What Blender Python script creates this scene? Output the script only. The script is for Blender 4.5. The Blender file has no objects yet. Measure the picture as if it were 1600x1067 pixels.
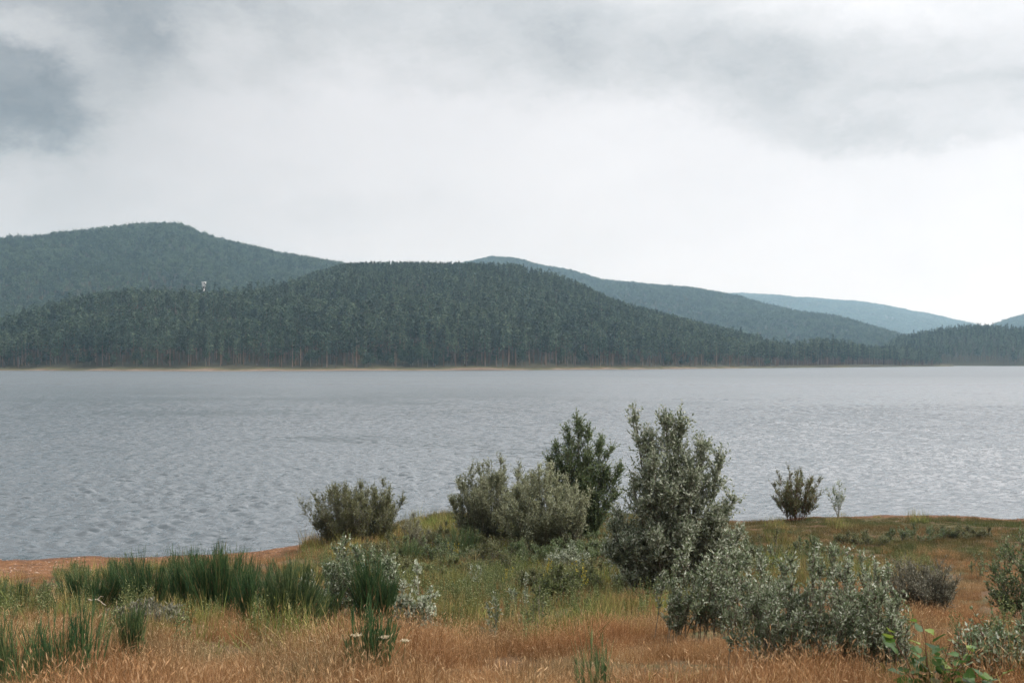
import bpy, math
import numpy as np

# ------------------------------------------------------------------ camera, sky, sun, exposure
scene = bpy.context.scene
COL = scene.collection
F, HX, HY, EYE = 1700.0, 800.0, 563.0, 6.0      # focal length in photo pixels, horizon point, eye height over the lake

cam_data = bpy.data.cameras.new('camera')
cam = bpy.data.objects.new('camera', cam_data); COL.objects.link(cam)
cam.location = (0, 0, EYE)
cam.rotation_euler = (math.radians(90), 0, 0)
cam_data.sensor_width = 36.0
cam_data.lens = 36.0 * F / 1600.0
cam_data.shift_y = (HY - 533.5) / 1600.0
cam_data.clip_start = 0.1
cam_data.clip_end = 20000.0
cam_data.dof.use_dof = True
cam_data.dof.focus_distance = 21.0
cam_data.dof.aperture_fstop = 5.6
scene.camera = cam

SUN_AZ, SUN_EL = math.radians(98), math.radians(48)     # azimuth measured from +Y towards +X
sun_dir = (math.sin(SUN_AZ) * math.cos(SUN_EL), math.cos(SUN_AZ) * math.cos(SUN_EL), math.sin(SUN_EL))

world = bpy.data.worlds.new('World'); scene.world = world
world.use_nodes = True


class NT:
    """small helper round a node tree"""
    def __init__(self, nt):
        self.nt = nt
        nt.nodes.clear()

    def n(self, typ, ins=None, **kw):
        nd = self.nt.nodes.new(typ)
        for k, v in kw.items():
            setattr(nd, k, v)
        for k, v in (ins or {}).items():
            s = nd.inputs[k]
            if isinstance(v, bpy.types.NodeSocket):
                self.nt.links.new(v, s)
            else:
                s.default_value = v
        return nd

    def math(self, op, a, b=0.0, c=None, clamp=False):
        nd = self.n('ShaderNodeMath', {0: a, 1: b} if c is None else {0: a, 1: b, 2: c}, operation=op, use_clamp=clamp)
        return nd.outputs[0]

    def vmath(self, op, a, b=(0, 0, 0)):
        nd = self.n('ShaderNodeVectorMath', {0: a, 1: b}, operation=op)
        return nd.outputs['Value'] if op in ('LENGTH', 'DOT_PRODUCT') else nd.outputs[0]

    def ramp(self, fac, stops, interp='LINEAR'):
        nd = self.n('ShaderNodeValToRGB', {0: fac})
        cr = nd.color_ramp
        cr.interpolation = interp
        while len(cr.elements) < len(stops):
            cr.elements.new(0.5)
        for e, (p, c) in zip(cr.elements, stops):
            e.position = p
            e.color = (c[0], c[1], c[2], 1.0)
        return nd.outputs[0]

    def mix(self, fac, a, b, blend='MIX'):
        nd = self.n('ShaderNodeMix', data_type='RGBA', blend_type=blend)
        for s, v in ((nd.inputs[0], fac), (nd.inputs[6], a), (nd.inputs[7], b)):
            if isinstance(v, bpy.types.NodeSocket):
                self.nt.links.new(v, s)
            else:
                s.default_value = v if not isinstance(v, tuple) else (v[0], v[1], v[2], 1.0)
        return nd.outputs[2]

    def noise(self, vec, scale, detail=4.0, rough=0.55, out='Fac'):
        return self.n('ShaderNodeTexNoise', {'Vector': vec, 'Scale': scale, 'Detail': detail, 'Roughness': rough}).outputs[out]


def sky_dir(px, py):
    v = np.array([(px - HX) / F, 1.0, (HY - py) / F])
    return v / np.linalg.norm(v)


w = NT(world.node_tree)
gen = w.n('ShaderNodeTexCoord').outputs['Generated']
nish = w.n('ShaderNodeTexSky', sky_type='NISHITA', sun_disc=False, sun_elevation=SUN_EL, sun_rotation=SUN_AZ)
flat = w.vmath('MULTIPLY', gen, (1.0, 1.0, 1.7))
wn = w.noise(flat, 6.0, 9.0, 0.70, 'Color')
warp = w.vmath('MULTIPLY', w.vmath('SUBTRACT', wn, (0.5, 0.5, 0.5)), (0.20, 0.20, 0.11))
wd = w.vmath('ADD', gen, warp)
big = w.noise(flat, 2.3, 7.0, 0.55)
fine = w.noise(w.vmath('ADD', flat, warp), 7.0, 7.0, 0.6)
dark = w.math('MULTIPLY_ADD', w.math('SUBTRACT', big, 0.5), 0.42, 0.20)
dark = w.math('MULTIPLY_ADD', w.math('SUBTRACT', fine, 0.5), 0.38, dark)
# the cloud is thinner on the sun's side of the lake, greyer on the other
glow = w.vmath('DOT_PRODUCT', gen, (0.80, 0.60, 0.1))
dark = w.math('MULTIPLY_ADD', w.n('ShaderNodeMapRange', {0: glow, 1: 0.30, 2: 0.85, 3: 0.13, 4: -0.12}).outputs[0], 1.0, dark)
elev = w.n('ShaderNodeSeparateXYZ', {0: gen}).outputs[2]
dark = w.math('MULTIPLY_ADD', w.n('ShaderNodeMapRange', {0: elev, 1: 0.05, 2: 0.5, 3: 0.0, 4: 0.12}, interpolation_type='SMOOTHSTEP').outputs[0], 1.0, dark)
CLOUDS = [  # photo direction, half width, half height, weight, inner edge, outer edge : the cloud masses of that sky
    (30, 168, 0.088, 0.046, 0.25, 0.3, 1.15), (10, 170, 0.12, 0.060, 0.14, 0.2, 1.2), (40, 70, 0.06, 0.02, -0.14, 0.3, 1.2), (90, 40, 0.30, 0.055, 0.17, 0.3, 1.2), (250, 10, 0.12, 0.045, 0.08, 0.5, 1.15), (620, 20, 0.34, 0.070, 0.19, 0.2, 1.25),
    (1520, 175, 0.20, 0.036, 0.16, 0.65, 1.15), (1500, 165, 0.26, 0.055, 0.16, 0.2, 1.2), (1150, 110, 0.17, 0.045, 0.13, 0.3, 1.2), (400, -150, 0.5, 0.10, 0.12, 0.3, 1.2),
    (1350, 20, 0.42, 0.085, 0.25, 0.3, 1.2), (20, 165, 0.065, 0.036, 0.17, 0.3, 1.15), (350, 75, 0.055, 0.035, -0.16, 0.4, 1.1), (560, 230, 0.35, 0.050, -0.08, 0.2, 1.2), (1230, 30, 0.10, 0.03, -0.08, 0.3, 1.2),
]
for px, py, rx, rz, wt, e0, e1 in CLOUDS:
    d = sky_dir(px, py)
    q = w.vmath('MULTIPLY', w.vmath('SUBTRACT', wd, tuple(d)), (1 / rx, 1 / rx, 1 / rz))
    ln = w.vmath('LENGTH', q)
    s = w.n('ShaderNodeMapRange', {0: ln, 1: e0, 2: e1, 3: wt, 4: 0.0}, interpolation_type='SMOOTHSTEP').outputs[0]
    dark = w.math('MULTIPLY_ADD', s, w.math('MULTIPLY_ADD', fine, 1.2, 0.4), dark)
cl = w.ramp(dark, [(0.0, (0.86, 0.855, 0.87)), (0.22, (0.775, 0.772, 0.788)), (0.5, (0.565, 0.572, 0.58)), (0.78, (0.36, 0.375, 0.388)), (1.0, (0.235, 0.25, 0.265))])
lift = w.n('ShaderNodeMapRange', {0: elev, 1: 0.20, 2: 0.62, 3: 5.15, 4: 13.0}, interpolation_type='SMOOTHSTEP').outputs[0]   # an overcast sky is brightest overhead
hi_ = w.n('ShaderNodeMapRange', {0: elev, 1: 0.25, 2: 0.55, 3: 0.0, 4: 1.0}, interpolation_type='SMOOTHSTEP').outputs[0]
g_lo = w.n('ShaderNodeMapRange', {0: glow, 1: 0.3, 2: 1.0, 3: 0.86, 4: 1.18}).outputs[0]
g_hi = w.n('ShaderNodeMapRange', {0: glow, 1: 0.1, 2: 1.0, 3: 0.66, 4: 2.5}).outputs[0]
lift = w.math('MULTIPLY', lift, w.n('ShaderNodeMix', {0: hi_, 2: g_lo, 3: g_hi}).outputs[0])   # brighter rightwards; the boost above the view is added to lighten the lake
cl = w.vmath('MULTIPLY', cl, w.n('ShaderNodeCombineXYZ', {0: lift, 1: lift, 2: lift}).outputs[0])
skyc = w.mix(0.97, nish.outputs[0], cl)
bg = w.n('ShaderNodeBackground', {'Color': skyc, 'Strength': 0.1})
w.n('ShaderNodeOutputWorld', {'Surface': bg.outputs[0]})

sun_data = bpy.data.lights.new('sun', 'SUN')
sun_data.energy = 1.4
sun_data.angle = math.radians(16)
sun_data.color = (1.0, 0.96, 0.9)
sun = bpy.data.objects.new('sun', sun_data); COL.objects.link(sun)
from mathutils import Vector
sun.rotation_euler = Vector(sun_dir).to_track_quat('Z', 'Y').to_euler()

vs = scene.view_settings
vs.view_transform = 'Standard'; vs.look = 'None'; vs.exposure = 1.02; vs.gamma = 1.0; vs.use_curve_mapping = False
cy = scene.cycles
DENOISE = True
cy.max_bounces = 7; cy.diffuse_bounces = 4; cy.glossy_bounces = 2; cy.transmission_bounces = 3
cy.volume_bounces = 1; cy.transparent_max_bounces = 4
cy.use_adaptive_sampling = False
cy.sampling_pattern = 'BLUE_NOISE'
cy.filter_width = 1.5
cy.use_denoising = DENOISE

# ------------------------------------------------------------------ helpers
RNG = np.random.default_rng(7)


def tag(o, label=None, cat=None, group=None, kind=None):
    if label: o['label'] = label
    if cat: o['category'] = cat
    if group: o['group'] = group
    if kind: o['kind'] = kind
    return o


def make_mesh(name, V, quads=None, tris=None, attrs=None, mats=(), smooth=False, mat_idx=None):
    me = bpy.data.meshes.new(name)
    V = np.asarray(V, np.float32)
    quads = np.zeros((0, 4), np.int32) if quads is None else np.asarray(quads, np.int32).reshape(-1, 4)
    tris = np.zeros((0, 3), np.int32) if tris is None else np.asarray(tris, np.int32).reshape(-1, 3)
    nq, nt_ = len(quads), len(tris)
    me.vertices.add(len(V)); me.vertices.foreach_set('co', V.ravel())
    loops = np.concatenate([quads.ravel(), tris.ravel()]).astype(np.int32)
    me.loops.add(len(loops)); me.loops.foreach_set('vertex_index', loops)
    starts = np.concatenate([np.arange(nq) * 4, nq * 4 + np.arange(nt_) * 3]).astype(np.int32)
    me.polygons.add(nq + nt_)
    me.polygons.foreach_set('loop_start', starts)
    if smooth:
        me.polygons.foreach_set('use_smooth', np.ones(nq + nt_, bool))
    if mat_idx is not None:
        me.polygons.foreach_set('material_index', np.asarray(mat_idx, np.int32))
    for k, a in (attrs or {}).items():
        at = me.attributes.new(k, 'FLOAT', 'POINT')
        at.data.foreach_set('value', np.asarray(a, np.float32))
    for m in mats:
        me.materials.append(m)
    me.update(calc_edges=True)
    return me


def link(name, me, parent=None, loc=(0, 0, 0)):
    o = bpy.data.objects.new(name, me); COL.objects.link(o)
    o.location = loc
    if parent: o.parent = parent
    return o


def empty(name, loc):
    o = bpy.data.objects.new(name, None); COL.objects.link(o)
    o.location = loc
    o.empty_display_size = 0.2
    return o


class Geo:
    """collects quads and triangles with a per-vertex tint"""
    def __init__(self):
        self.V, self.Q, self.T, self.A, self.n = [], [], [], [], 0

    def add(self, V, Q=None, T=None, tint=None):
        V = np.asarray(V, float).reshape(-1, 3)
        if Q is not None: self.Q.append(np.asarray(Q).reshape(-1, 4) + self.n)
        if T is not None: self.T.append(np.asarray(T).reshape(-1, 3) + self.n)
        self.V.append(V)
        self.A.append(np.full(len(V), 0.5) if tint is None else np.broadcast_to(np.asarray(tint, float), (len(V),)))
        self.n += len(V)

    def tubes(self, P, R, sides=4, tint=None):
        """P (m,k,3) polylines, R (m,k) radii"""
        P = np.asarray(P, float); R = np.asarray(R, float)
        m, k, _ = P.shape
        D = np.gradient(P, axis=1)
        D /= np.linalg.norm(D, axis=2, keepdims=True) + 1e-9
        ref = np.where(np.abs(D[..., 2:3]) > 0.9, np.array([1.0, 0, 0]), np.array([0, 0, 1.0]))
        A = np.cross(D, ref); A /= np.linalg.norm(A, axis=2, keepdims=True) + 1e-9
        B = np.cross(D, A)
        th = np.arange(sides) / sides * 2 * np.pi
        ring = A[:, :, None, :] * np.cos(th)[None, None, :, None] + B[:, :, None, :] * np.sin(th)[None, None, :, None]
        V = P[:, :, None, :] + ring * R[:, :, None, None]
        idx = np.arange(m * k * sides).reshape(m, k, sides)
        a = idx[:, :-1, :]; b = np.roll(idx, -1, 2)[:, :-1, :]
        c = np.roll(idx, -1, 2)[:, 1:, :]; d = idx[:, 1:, :]
        Q = np.stack([a, b, c, d], -1).reshape(-1, 4)
        if tint is not None:
            tint = np.repeat(np.asarray(tint, float), k * sides)
        self.add(V.reshape(-1, 3), Q, None, tint)

    def leaves(self, p, d, L, W, rng, tint, up=0.4, nv=None):
        """diamond leaves: p base points, d axis directions"""
        n = len(p)
        d = d / (np.linalg.norm(d, axis=1, keepdims=True) + 1e-9)
        r = rng.normal(size=(n, 3)); r[:, 2] += up
        if nv is not None: r = r * 0.6 + nv
        s = np.cross(d, r); s /= np.linalg.norm(s, axis=1, keepdims=True) + 1e-9
        nn = np.cross(s, d)
        L = np.asarray(L)[:, None]; W = np.asarray(W)[:, None]
        mid = p + d * L * 0.45 - nn * L * 0.06
        V = np.stack([p, mid + s * W / 2, p + d * L, mid - s * W / 2], 1)
        Q = np.arange(n * 4).reshape(n, 4)
        self.add(V.reshape(-1, 3), Q, None, np.repeat(tint, 4))

    def blades(self, P, W, side, tint):
        """flat tapering blades: P (m,k,3) spines, W (m,) widths, side (m,3)"""
        m, k, _ = P.shape
        tap = np.linspace(1, 0.12, k)[None, :, None]
        o = side[:, None, :] * (W[:, None, None] * 0.5) * tap
        V = np.stack([P - o, P + o], 2).reshape(-1, 3)
        idx = np.arange(m * k * 2).reshape(m, k, 2)
        Q = np.stack([idx[:, :-1, 0], idx[:, :-1, 1], idx[:, 1:, 1], idx[:, 1:, 0]], -1).reshape(-1, 4)
        self.add(V, Q, None, np.repeat(tint, k * 2))

    def mesh(self, name, mats=(), smooth=False):
        return make_mesh(name, np.concatenate(self.V), np.concatenate(self.Q) if self.Q else None,
                         np.concatenate(self.T) if self.T else None, {'tint': np.concatenate(self.A)}, mats, smooth)


def vnoise(x, y, seed, scale, octaves=4):
    """value noise on numpy arrays, about -1..1"""
    out = np.zeros(np.broadcast(x, y).shape); amp = 1.0; tot = 0
    for o in range(octaves):
        g = np.random.default_rng(seed + o).uniform(-1, 1, (64, 64))
        u, v = x / scale, y / scale
        iu, iv = np.floor(u).astype(int), np.floor(v).astype(int)
        fu, fv = u - iu, v - iv
        fu = fu * fu * (3 - 2 * fu); fv = fv * fv * (3 - 2 * fv)
        a = g[iu % 64, iv % 64]; b = g[(iu + 1) % 64, iv % 64]
        c = g[iu % 64, (iv + 1) % 64]; e = g[(iu + 1) % 64, (iv + 1) % 64]
        out = out + amp * ((a * (1 - fu) + b * fu) * (1 - fv) + (c * (1 - fu) + e * fu) * fv)
        tot += amp; amp *= 0.5; scale *= 0.5
    return out / tot * 1.5


def unit(v):
    return v / (np.linalg.norm(v, axis=-1, keepdims=True) + 1e-9)


def sstep(a, b, x):
    t = np.clip((x - a) / (b - a), 0, 1)
    return t * t * (3 - 2 * t)


# ------------------------------------------------------------------ materials
def mat_new(name):
    m = bpy.data.materials.new(name); m.use_nodes = True
    return m, NT(m.node_tree)


def finish(t, col, rough=0.8, spec=0.2, normal=None, transl=0.0):
    ins = {'Base Color': col, 'Roughness': rough, 'Specular IOR Level': spec}
    if normal is not None: ins['Normal'] = normal
    b = t.n('ShaderNodeBsdfPrincipled', ins)
    out = b.outputs[0]
    if transl:
        tr = t.n('ShaderNodeBsdfTranslucent', {'Color': col})
        out = t.n('ShaderNodeMixShader', {0: transl, 1: out, 2: tr.outputs[0]}).outputs[0]
    t.n('ShaderNodeOutputMaterial', {'Surface': out})


def leaf_mat(name, stops, transl=0.4, rough=0.55, spec=0.3, vary=0.35):
    """leaf colour from each leaf's own tint, plus a little variation from plant to plant"""
    m, t = mat_new(name)
    tint = t.n('ShaderNodeAttribute', attribute_name='tint').outputs['Fac']
    rnd = t.n('ShaderNodeObjectInfo').outputs['Random']
    col = t.ramp(tint, stops)
    k = t.math('MULTIPLY_ADD', rnd, vary, 1.0 - vary * 0.5)
    col = t.vmath('MULTIPLY', col, t.n('ShaderNodeCombineXYZ', {0: k, 1: k, 2: k}).outputs[0])
    finish(t, col, rough, spec, None, transl)
    return m


def patch_mat(name, stops_a, stops_b, scale=0.35, transl=0.3, vary=0.5, stops_c=None):
    """grass whose colour drifts between two ranges in patches over the ground"""
    m, t = mat_new(name)
    tint = t.n('ShaderNodeAttribute', attribute_name='tint').outputs['Fac']
    pos = t.n('ShaderNodeNewGeometry').outputs['Position']
    n = t.noise(pos, scale, 3.0, 0.6)
    f = t.n('ShaderNodeMapRange', {0: n, 1: 0.38, 2: 0.62}).outputs[0]
    col = t.mix(f, t.ramp(tint, stops_a), t.ramp(tint, stops_b))
    if stops_c:
        f2 = t.n('ShaderNodeMapRange', {0: t.noise(t.vmath('ADD', pos, (31.0, 7.0, 3.0)), scale * 0.8, 4.0, 0.65), 1: 0.50, 2: 0.64}).outputs[0]
        col = t.mix(f2, col, t.ramp(tint, stops_c))
    rnd = t.n('ShaderNodeObjectInfo').outputs['Random']
    k = t.math('MULTIPLY_ADD', rnd, vary, 1.0 - vary * 0.5)
    col = t.vmath('MULTIPLY', col, t.n('ShaderNodeCombineXYZ', {0: k, 1: k, 2: k}).outputs[0])
    finish(t, col, 0.7, 0.2, None, transl)
    return m


M_SILVER = leaf_mat('silver_leaf', [(0.0, (0.098, 0.128, 0.066)), (0.35, (0.205, 0.245, 0.145)), (0.7, (0.39, 0.42, 0.30)), (1.0, (0.70, 0.72, 0.60))])
M_SILVER_GREEN = leaf_mat('silver_green_leaf', [(0.0, (0.078, 0.114, 0.050)), (0.45, (0.172, 0.215, 0.116)), (0.78, (0.34, 0.375, 0.25)), (1.0, (0.68, 0.70, 0.59))])
M_GREEN = leaf_mat('green_leaf', [(0.0, (0.060, 0.094, 0.036)), (0.6, (0.140, 0.190, 0.078)), (0.9, (0.25, 0.29, 0.145)), (1.0, (0.44, 0.48, 0.31))])
M_WILLOW = leaf_mat('willow_leaf', [(0.0, (0.135, 0.150, 0.078)), (0.5, (0.28, 0.295, 0.170)), (0.85, (0.43, 0.44, 0.285)), (1.0, (0.60, 0.61, 0.45))])
M_OLIVE = leaf_mat('olive_willow_leaf', [(0.0, (0.062, 0.074, 0.028)), (0.5, (0.138, 0.150, 0.062)), (0.85, (0.24, 0.24, 0.115)), (1.0, (0.36, 0.35, 0.19))])
M_GREY = leaf_mat('olive_grey_leaf', [(0.0, (0.075, 0.076, 0.050)), (0.5, (0.165, 0.162, 0.112)), (1.0, (0.36, 0.34, 0.25))])
M_PALE = leaf_mat('pale_feathery_leaf', [(0.0, (0.12, 0.12, 0.07)), (0.6, (0.25, 0.25, 0.16)), (1.0, (0.40, 0.40, 0.29))])
M_WEED = leaf_mat('weed_leaf', [(0.0, (0.06, 0.085, 0.03)), (0.6, (0.17, 0.20, 0.07)), (1.0, (0.34, 0.36, 0.17))])
M_YELLOW = leaf_mat('yellow_flower', [(0.0, (0.30, 0.22, 0.03)), (1.0, (0.62, 0.50, 0.08))])
M_CREAM = leaf_mat('cream_umbel', [(0.0, (0.45, 0.36, 0.22)), (1.0, (0.72, 0.64, 0.46))])
M_BROOM = leaf_mat('broom_stem', [(0.0, (0.022, 0.054, 0.022)), (0.5, (0.050, 0.110, 0.040)), (0.85, (0.095, 0.160, 0.055)), (0.93, (0.17, 0.17, 0.065)), (1.0, (0.24, 0.155, 0.075))], 0.0)
M_BROOM_LIGHT = leaf_mat('light_broom_stem', [(0.0, (0.034, 0.060, 0.024)), (0.5, (0.078, 0.130, 0.050)), (0.85, (0.14, 0.19, 0.07)), (1.0, (0.28, 0.28, 0.12))], 0.0)
M_BARK = leaf_mat('grey_bark', [(0.0, (0.10, 0.088, 0.066)), (1.0, (0.27, 0.24, 0.185))], 0.0, 0.9, 0.1)
M_BARK_RED = leaf_mat('reddish_bark', [(0.0, (0.075, 0.035, 0.024)), (1.0, (0.20, 0.10, 0.065))], 0.0, 0.9, 0.1)
M_BROAD = leaf_mat('broad_leaf', [(0.0, (0.030, 0.075, 0.020)), (0.5, (0.075, 0.150, 0.030)), (0.8, (0.20, 0.27, 0.045)), (0.93, (0.36, 0.32, 0.05)), (1.0, (0.30, 0.36, 0.26))], 0.4, 0.45, 0.25)
M_DRY = patch_mat('dry_grass_blade',
                  [(0.0, (0.11, 0.045, 0.018)), (0.45, (0.28, 0.130, 0.050)), (0.8, (0.45, 0.245, 0.108)), (1.0, (0.60, 0.39, 0.22))],
                  [(0.0, (0.12, 0.060, 0.024)), (0.45, (0.34, 0.180, 0.072)), (0.8, (0.49, 0.305, 0.148)), (1.0, (0.63, 0.46, 0.27))], 0.7,
                  stops_c=[(0.0, (0.085, 0.055, 0.025)), (0.45, (0.25, 0.175, 0.080)), (0.8, (0.42, 0.32, 0.17)), (1.0, (0.60, 0.49, 0.30))])
M_GRASS = patch_mat('green_grass_blade',
                    [(0.0, (0.056, 0.090, 0.018)), (0.5, (0.165, 0.220, 0.046)), (0.8, (0.29, 0.32, 0.085)), (1.0, (0.42, 0.40, 0.16))],
                    [(0.0, (0.070, 0.062, 0.020)), (0.5, (0.170, 0.145, 0.052)), (0.8, (0.32, 0.235, 0.095)), (1.0, (0.46, 0.33, 0.16))], 0.9, vary=0.9,
                    stops_c=[(0.0, (0.13, 0.065, 0.026)), (0.45, (0.33, 0.190, 0.080)), (0.8, (0.48, 0.33, 0.16)), (1.0, (0.60, 0.47, 0.28))])
M_SHORE = patch_mat('shore_grass_blade',
                    [(0.0, (0.030, 0.045, 0.014)), (0.5, (0.075, 0.092, 0.026)), (0.85, (0.14, 0.145, 0.05)), (1.0, (0.25, 0.19, 0.09))],
                    [(0.0, (0.075, 0.050, 0.020)), (0.5, (0.150, 0.105, 0.042)), (0.85, (0.22, 0.165, 0.07)), (1.0, (0.36, 0.25, 0.13))], 0.30)
M_PINE = patch_mat('pine_needles', [(0.0, (0.020, 0.034, 0.024)), (0.5, (0.052, 0.076, 0.046)), (1.0, (0.110, 0.138, 0.082))],
                   [(0.0, (0.030, 0.044, 0.030)), (0.5, (0.074, 0.098, 0.058)), (1.0, (0.145, 0.165, 0.10))], 0.014, 0.12, 1.2)
M_DECID = patch_mat('far_broadleaf', [(0.0, (0.017, 0.030, 0.019)), (0.5, (0.040, 0.060, 0.034)), (1.0, (0.080, 0.105, 0.056))],
                    [(0.0, (0.024, 0.040, 0.022)), (0.5, (0.056, 0.080, 0.042)), (1.0, (0.11, 0.14, 0.07))], 0.012, 0.15, 1.0)
M_PALE_PINE = leaf_mat('pale_needles', [(0.0, (0.12, 0.13, 0.07)), (1.0, (0.30, 0.29, 0.17))], 0.1, 0.7, 0.15)
M_PTRUNK = leaf_mat('pine_bark', [(0.0, (0.10, 0.062, 0.045)), (1.0, (0.26, 0.17, 0.125))], 0.0, 0.9, 0.1, 0.6)
M_WHITE, t_ = mat_new('white_render'); finish(t_, (0.76, 0.74, 0.72, 1), 0.8)
M_DARKGLASS, t_ = mat_new('dark_glass'); finish(t_, (0.03, 0.035, 0.04, 1), 0.2, 0.5)
M_STICK, t_ = mat_new('bleached_wood')
p_ = t_.n('ShaderNodeTexCoord').outputs['Object']
finish(t_, t_.ramp(t_.noise(p_, 30.0), [(0.3, (0.34, 0.28, 0.22)), (0.7, (0.55, 0.48, 0.40))]), 0.9, 0.1)
M_PEBBLE, t_ = mat_new('pebble')
r_ = t_.n('ShaderNodeObjectInfo').outputs['Random']
finish(t_, t_.ramp(r_, [(0.0, (0.16, 0.09, 0.06)), (0.6, (0.33, 0.20, 0.13)), (0.97, (0.36, 0.25, 0.18)), (1.0, (0.50, 0.44, 0.37))]), 0.85, 0.2)

# ground: reddish sand on the beach, brown thatch and soil under the grass
M_GROUND, t_ = mat_new('bank_soil')
pos_ = t_.n('ShaderNodeNewGeometry').outputs['Position']
n1 = t_.noise(pos_, 0.9, 6.0, 0.6); n2 = t_.noise(pos_, 14.0, 5.0, 0.65); n3 = t_.noise(pos_, 3.2, 5.0, 0.6)
soil = t_.ramp(n2, [(0.25, (0.045, 0.028, 0.016)), (0.55, (0.12, 0.070, 0.036)), (0.8, (0.24, 0.145, 0.075))])
moss = t_.ramp(n2, [(0.3, (0.035, 0.040, 0.014)), (0.7, (0.11, 0.095, 0.04))])
soil = t_.mix(t_.n('ShaderNodeMapRange', {0: n1, 1: 0.42, 2: 0.6}).outputs[0], soil, moss)
sand = t_.ramp(n3, [(0.34, (0.062, 0.029, 0.012)), (0.5, (0.150, 0.070, 0.028)), (0.66, (0.26, 0.130, 0.056))])
sand = t_.mix(t_.n('ShaderNodeMapRange', {0: n2, 1: 0.35, 2: 0.7, 3: 0.0, 4: 0.7}).outputs[0], sand, (0.14, 0.062, 0.028))
bch = t_.n('ShaderNodeAttribute', attribute_name='beach').outputs['Fac']
bch = t_.math('MULTIPLY_ADD', t_.math('SUBTRACT', n3, 0.5), 0.8, bch, clamp=True)
gcol = t_.mix(bch, soil, sand)
wet = t_.n('ShaderNodeAttribute', attribute_name='wet').outputs['Fac']
gcol = t_.mix(wet, gcol, (0.10, 0.052, 0.034))
bmp = t_.n('ShaderNodeBump', {'Strength': 0.6, 'Distance': 0.04, 'Height': n2}).outputs[0]
finish(t_, gcol, 0.92, 0.15, bmp)

# far hills: sandy rim at the waterline, dark forest floor above
M_HILL, t_ = mat_new('forest_floor')
pos_ = t_.n('ShaderNodeNewGeometry').outputs['Position']
zz = t_.n('ShaderNodeSeparateXYZ', {0: pos_}).outputs[2]
nf = t_.noise(pos_, 0.03, 5.0, 0.6); ng = t_.noise(pos_, 0.4, 4.0, 0.6)
zj = t_.math('MULTIPLY_ADD', t_.math('SUBTRACT', nf, 0.42), 5.5, zz)
zj = t_.math('ADD', zj, t_.n('ShaderNodeMapRange', {0: t_.n('ShaderNodeSeparateXYZ', {0: pos_}).outputs[0], 1: 80.0, 2: 330.0, 3: 0.0, 4: 1.3}).outputs[0])   # scrub reaches the water at the right
band = t_.ramp(t_.math('MULTIPLY', zj, 0.25, clamp=True), [(0.0, (0.16, 0.115, 0.085)), (0.14, (0.26, 0.20, 0.155)), (0.26, (0.17, 0.12, 0.08)), (0.38, (0.10, 0.10, 0.045)), (0.6, (0.045, 0.045, 0.026))])
band = t_.mix(t_.math('MULTIPLY', ng, 0.5), band, (0.10, 0.075, 0.05))
finish(t_, band, 0.95, 0.1)

M_WATER, t_ = mat_new('lake_water')
pos_ = t_.n('ShaderNodeNewGeometry').outputs['Position']
wv = t_.vmath('MULTIPLY', pos_, (0.55, 1.0, 1.0))
h1 = t_.noise(wv, 1.3, 3.0, 0.55); h2 = t_.noise(wv, 4.5, 3.0, 0.55)
hh = t_.math('MULTIPLY_ADD', h2, 0.35, h1)
gs = t_.noise(t_.vmath('MULTIPLY', pos_, (0.012, 0.05, 1.0)), 1.0, 5.0, 0.6)
far_ = t_.n('ShaderNodeMapRange', {0: t_.n('ShaderNodeSeparateXYZ', {0: pos_}).outputs[1], 1: 60.0, 2: 320.0, 3: 0.5, 4: 1.1}).outputs[0]   # the bank shelters the water near it
wrough = t_.n('ShaderNodeMapRange', {0: t_.n('ShaderNodeSeparateXYZ', {0: pos_}).outputs[1], 1: 50.0, 2: 420.0, 3: 0.05, 4: 0.42}).outputs[0]
hh = t_.math('MULTIPLY', hh, far_)
hh = t_.math('MULTIPLY', hh, t_.n('ShaderNodeMapRange', {0: gs, 1: 0.3, 2: 0.7, 3: 0.65, 4: 1.35}).outputs[0])
bw = t_.n('ShaderNodeBump', {'Strength': 0.9, 'Distance': 0.24, 'Height': hh}).outputs[0]
b_ = t_.n('ShaderNodeBsdfPrincipled', {'Base Color': (0.074, 0.090, 0.100, 1), 'Roughness': wrough, 'IOR': 1.333, 'Specular IOR Level': 0.5, 'Normal': bw})
t_.n('ShaderNodeOutputMaterial', {'Surface': b_.outputs[0]})

# ------------------------------------------------------------------ the near bank
SH = np.array([(-400, 30), (-60, 31.5), (-15.5, 33.0), (-10.7, 33.2), (-8.0, 34.0), (-6.9, 35.4), (-5.6, 38.5), (-2.5, 42.2), (5, 43), (8.5, 40.8),
               (11.6, 41.6), (15.4, 42.3), (19.6, 41.5), (40, 41), (400, 38)])
ZP = np.array([(-60, 6.0), (-15, 4.9), (0, 4.3), (4, 4.1), (6, 3.86), (8, 3.6), (12, 2.9), (17, 2.05), (25, 1.05), (33, 0.45), (41, 0.16), (60, 0.1)])


def shore(X):
    return np.interp(X, SH[:, 0], SH[:, 1]) + 0.25 * np.sin(X * 0.9) * np.sin(X * 0.37 + 1) + 0.12 * np.sin(X * 2.3)


def ground_z(X, Y):
    s = shore(X) - Y
    z = np.interp(Y, ZP[:, 0], ZP[:, 1])
    z = z * sstep(-1.0, 12.0, s) + 0.035 * np.clip(s, 0, 4) - 0.0
    z = np.where(s < 0, s * 0.09, z - 0.003)
    k = sstep(0.0, 6.0, s)
    return z + k * (0.10 * vnoise(X, Y, 11, 3.5, 4) + 0.03 * vnoise(X, Y, 40, 0.8, 2)) + (1 - k) * 0.012 * vnoise(X, Y, 60, 0.9, 3)


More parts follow.
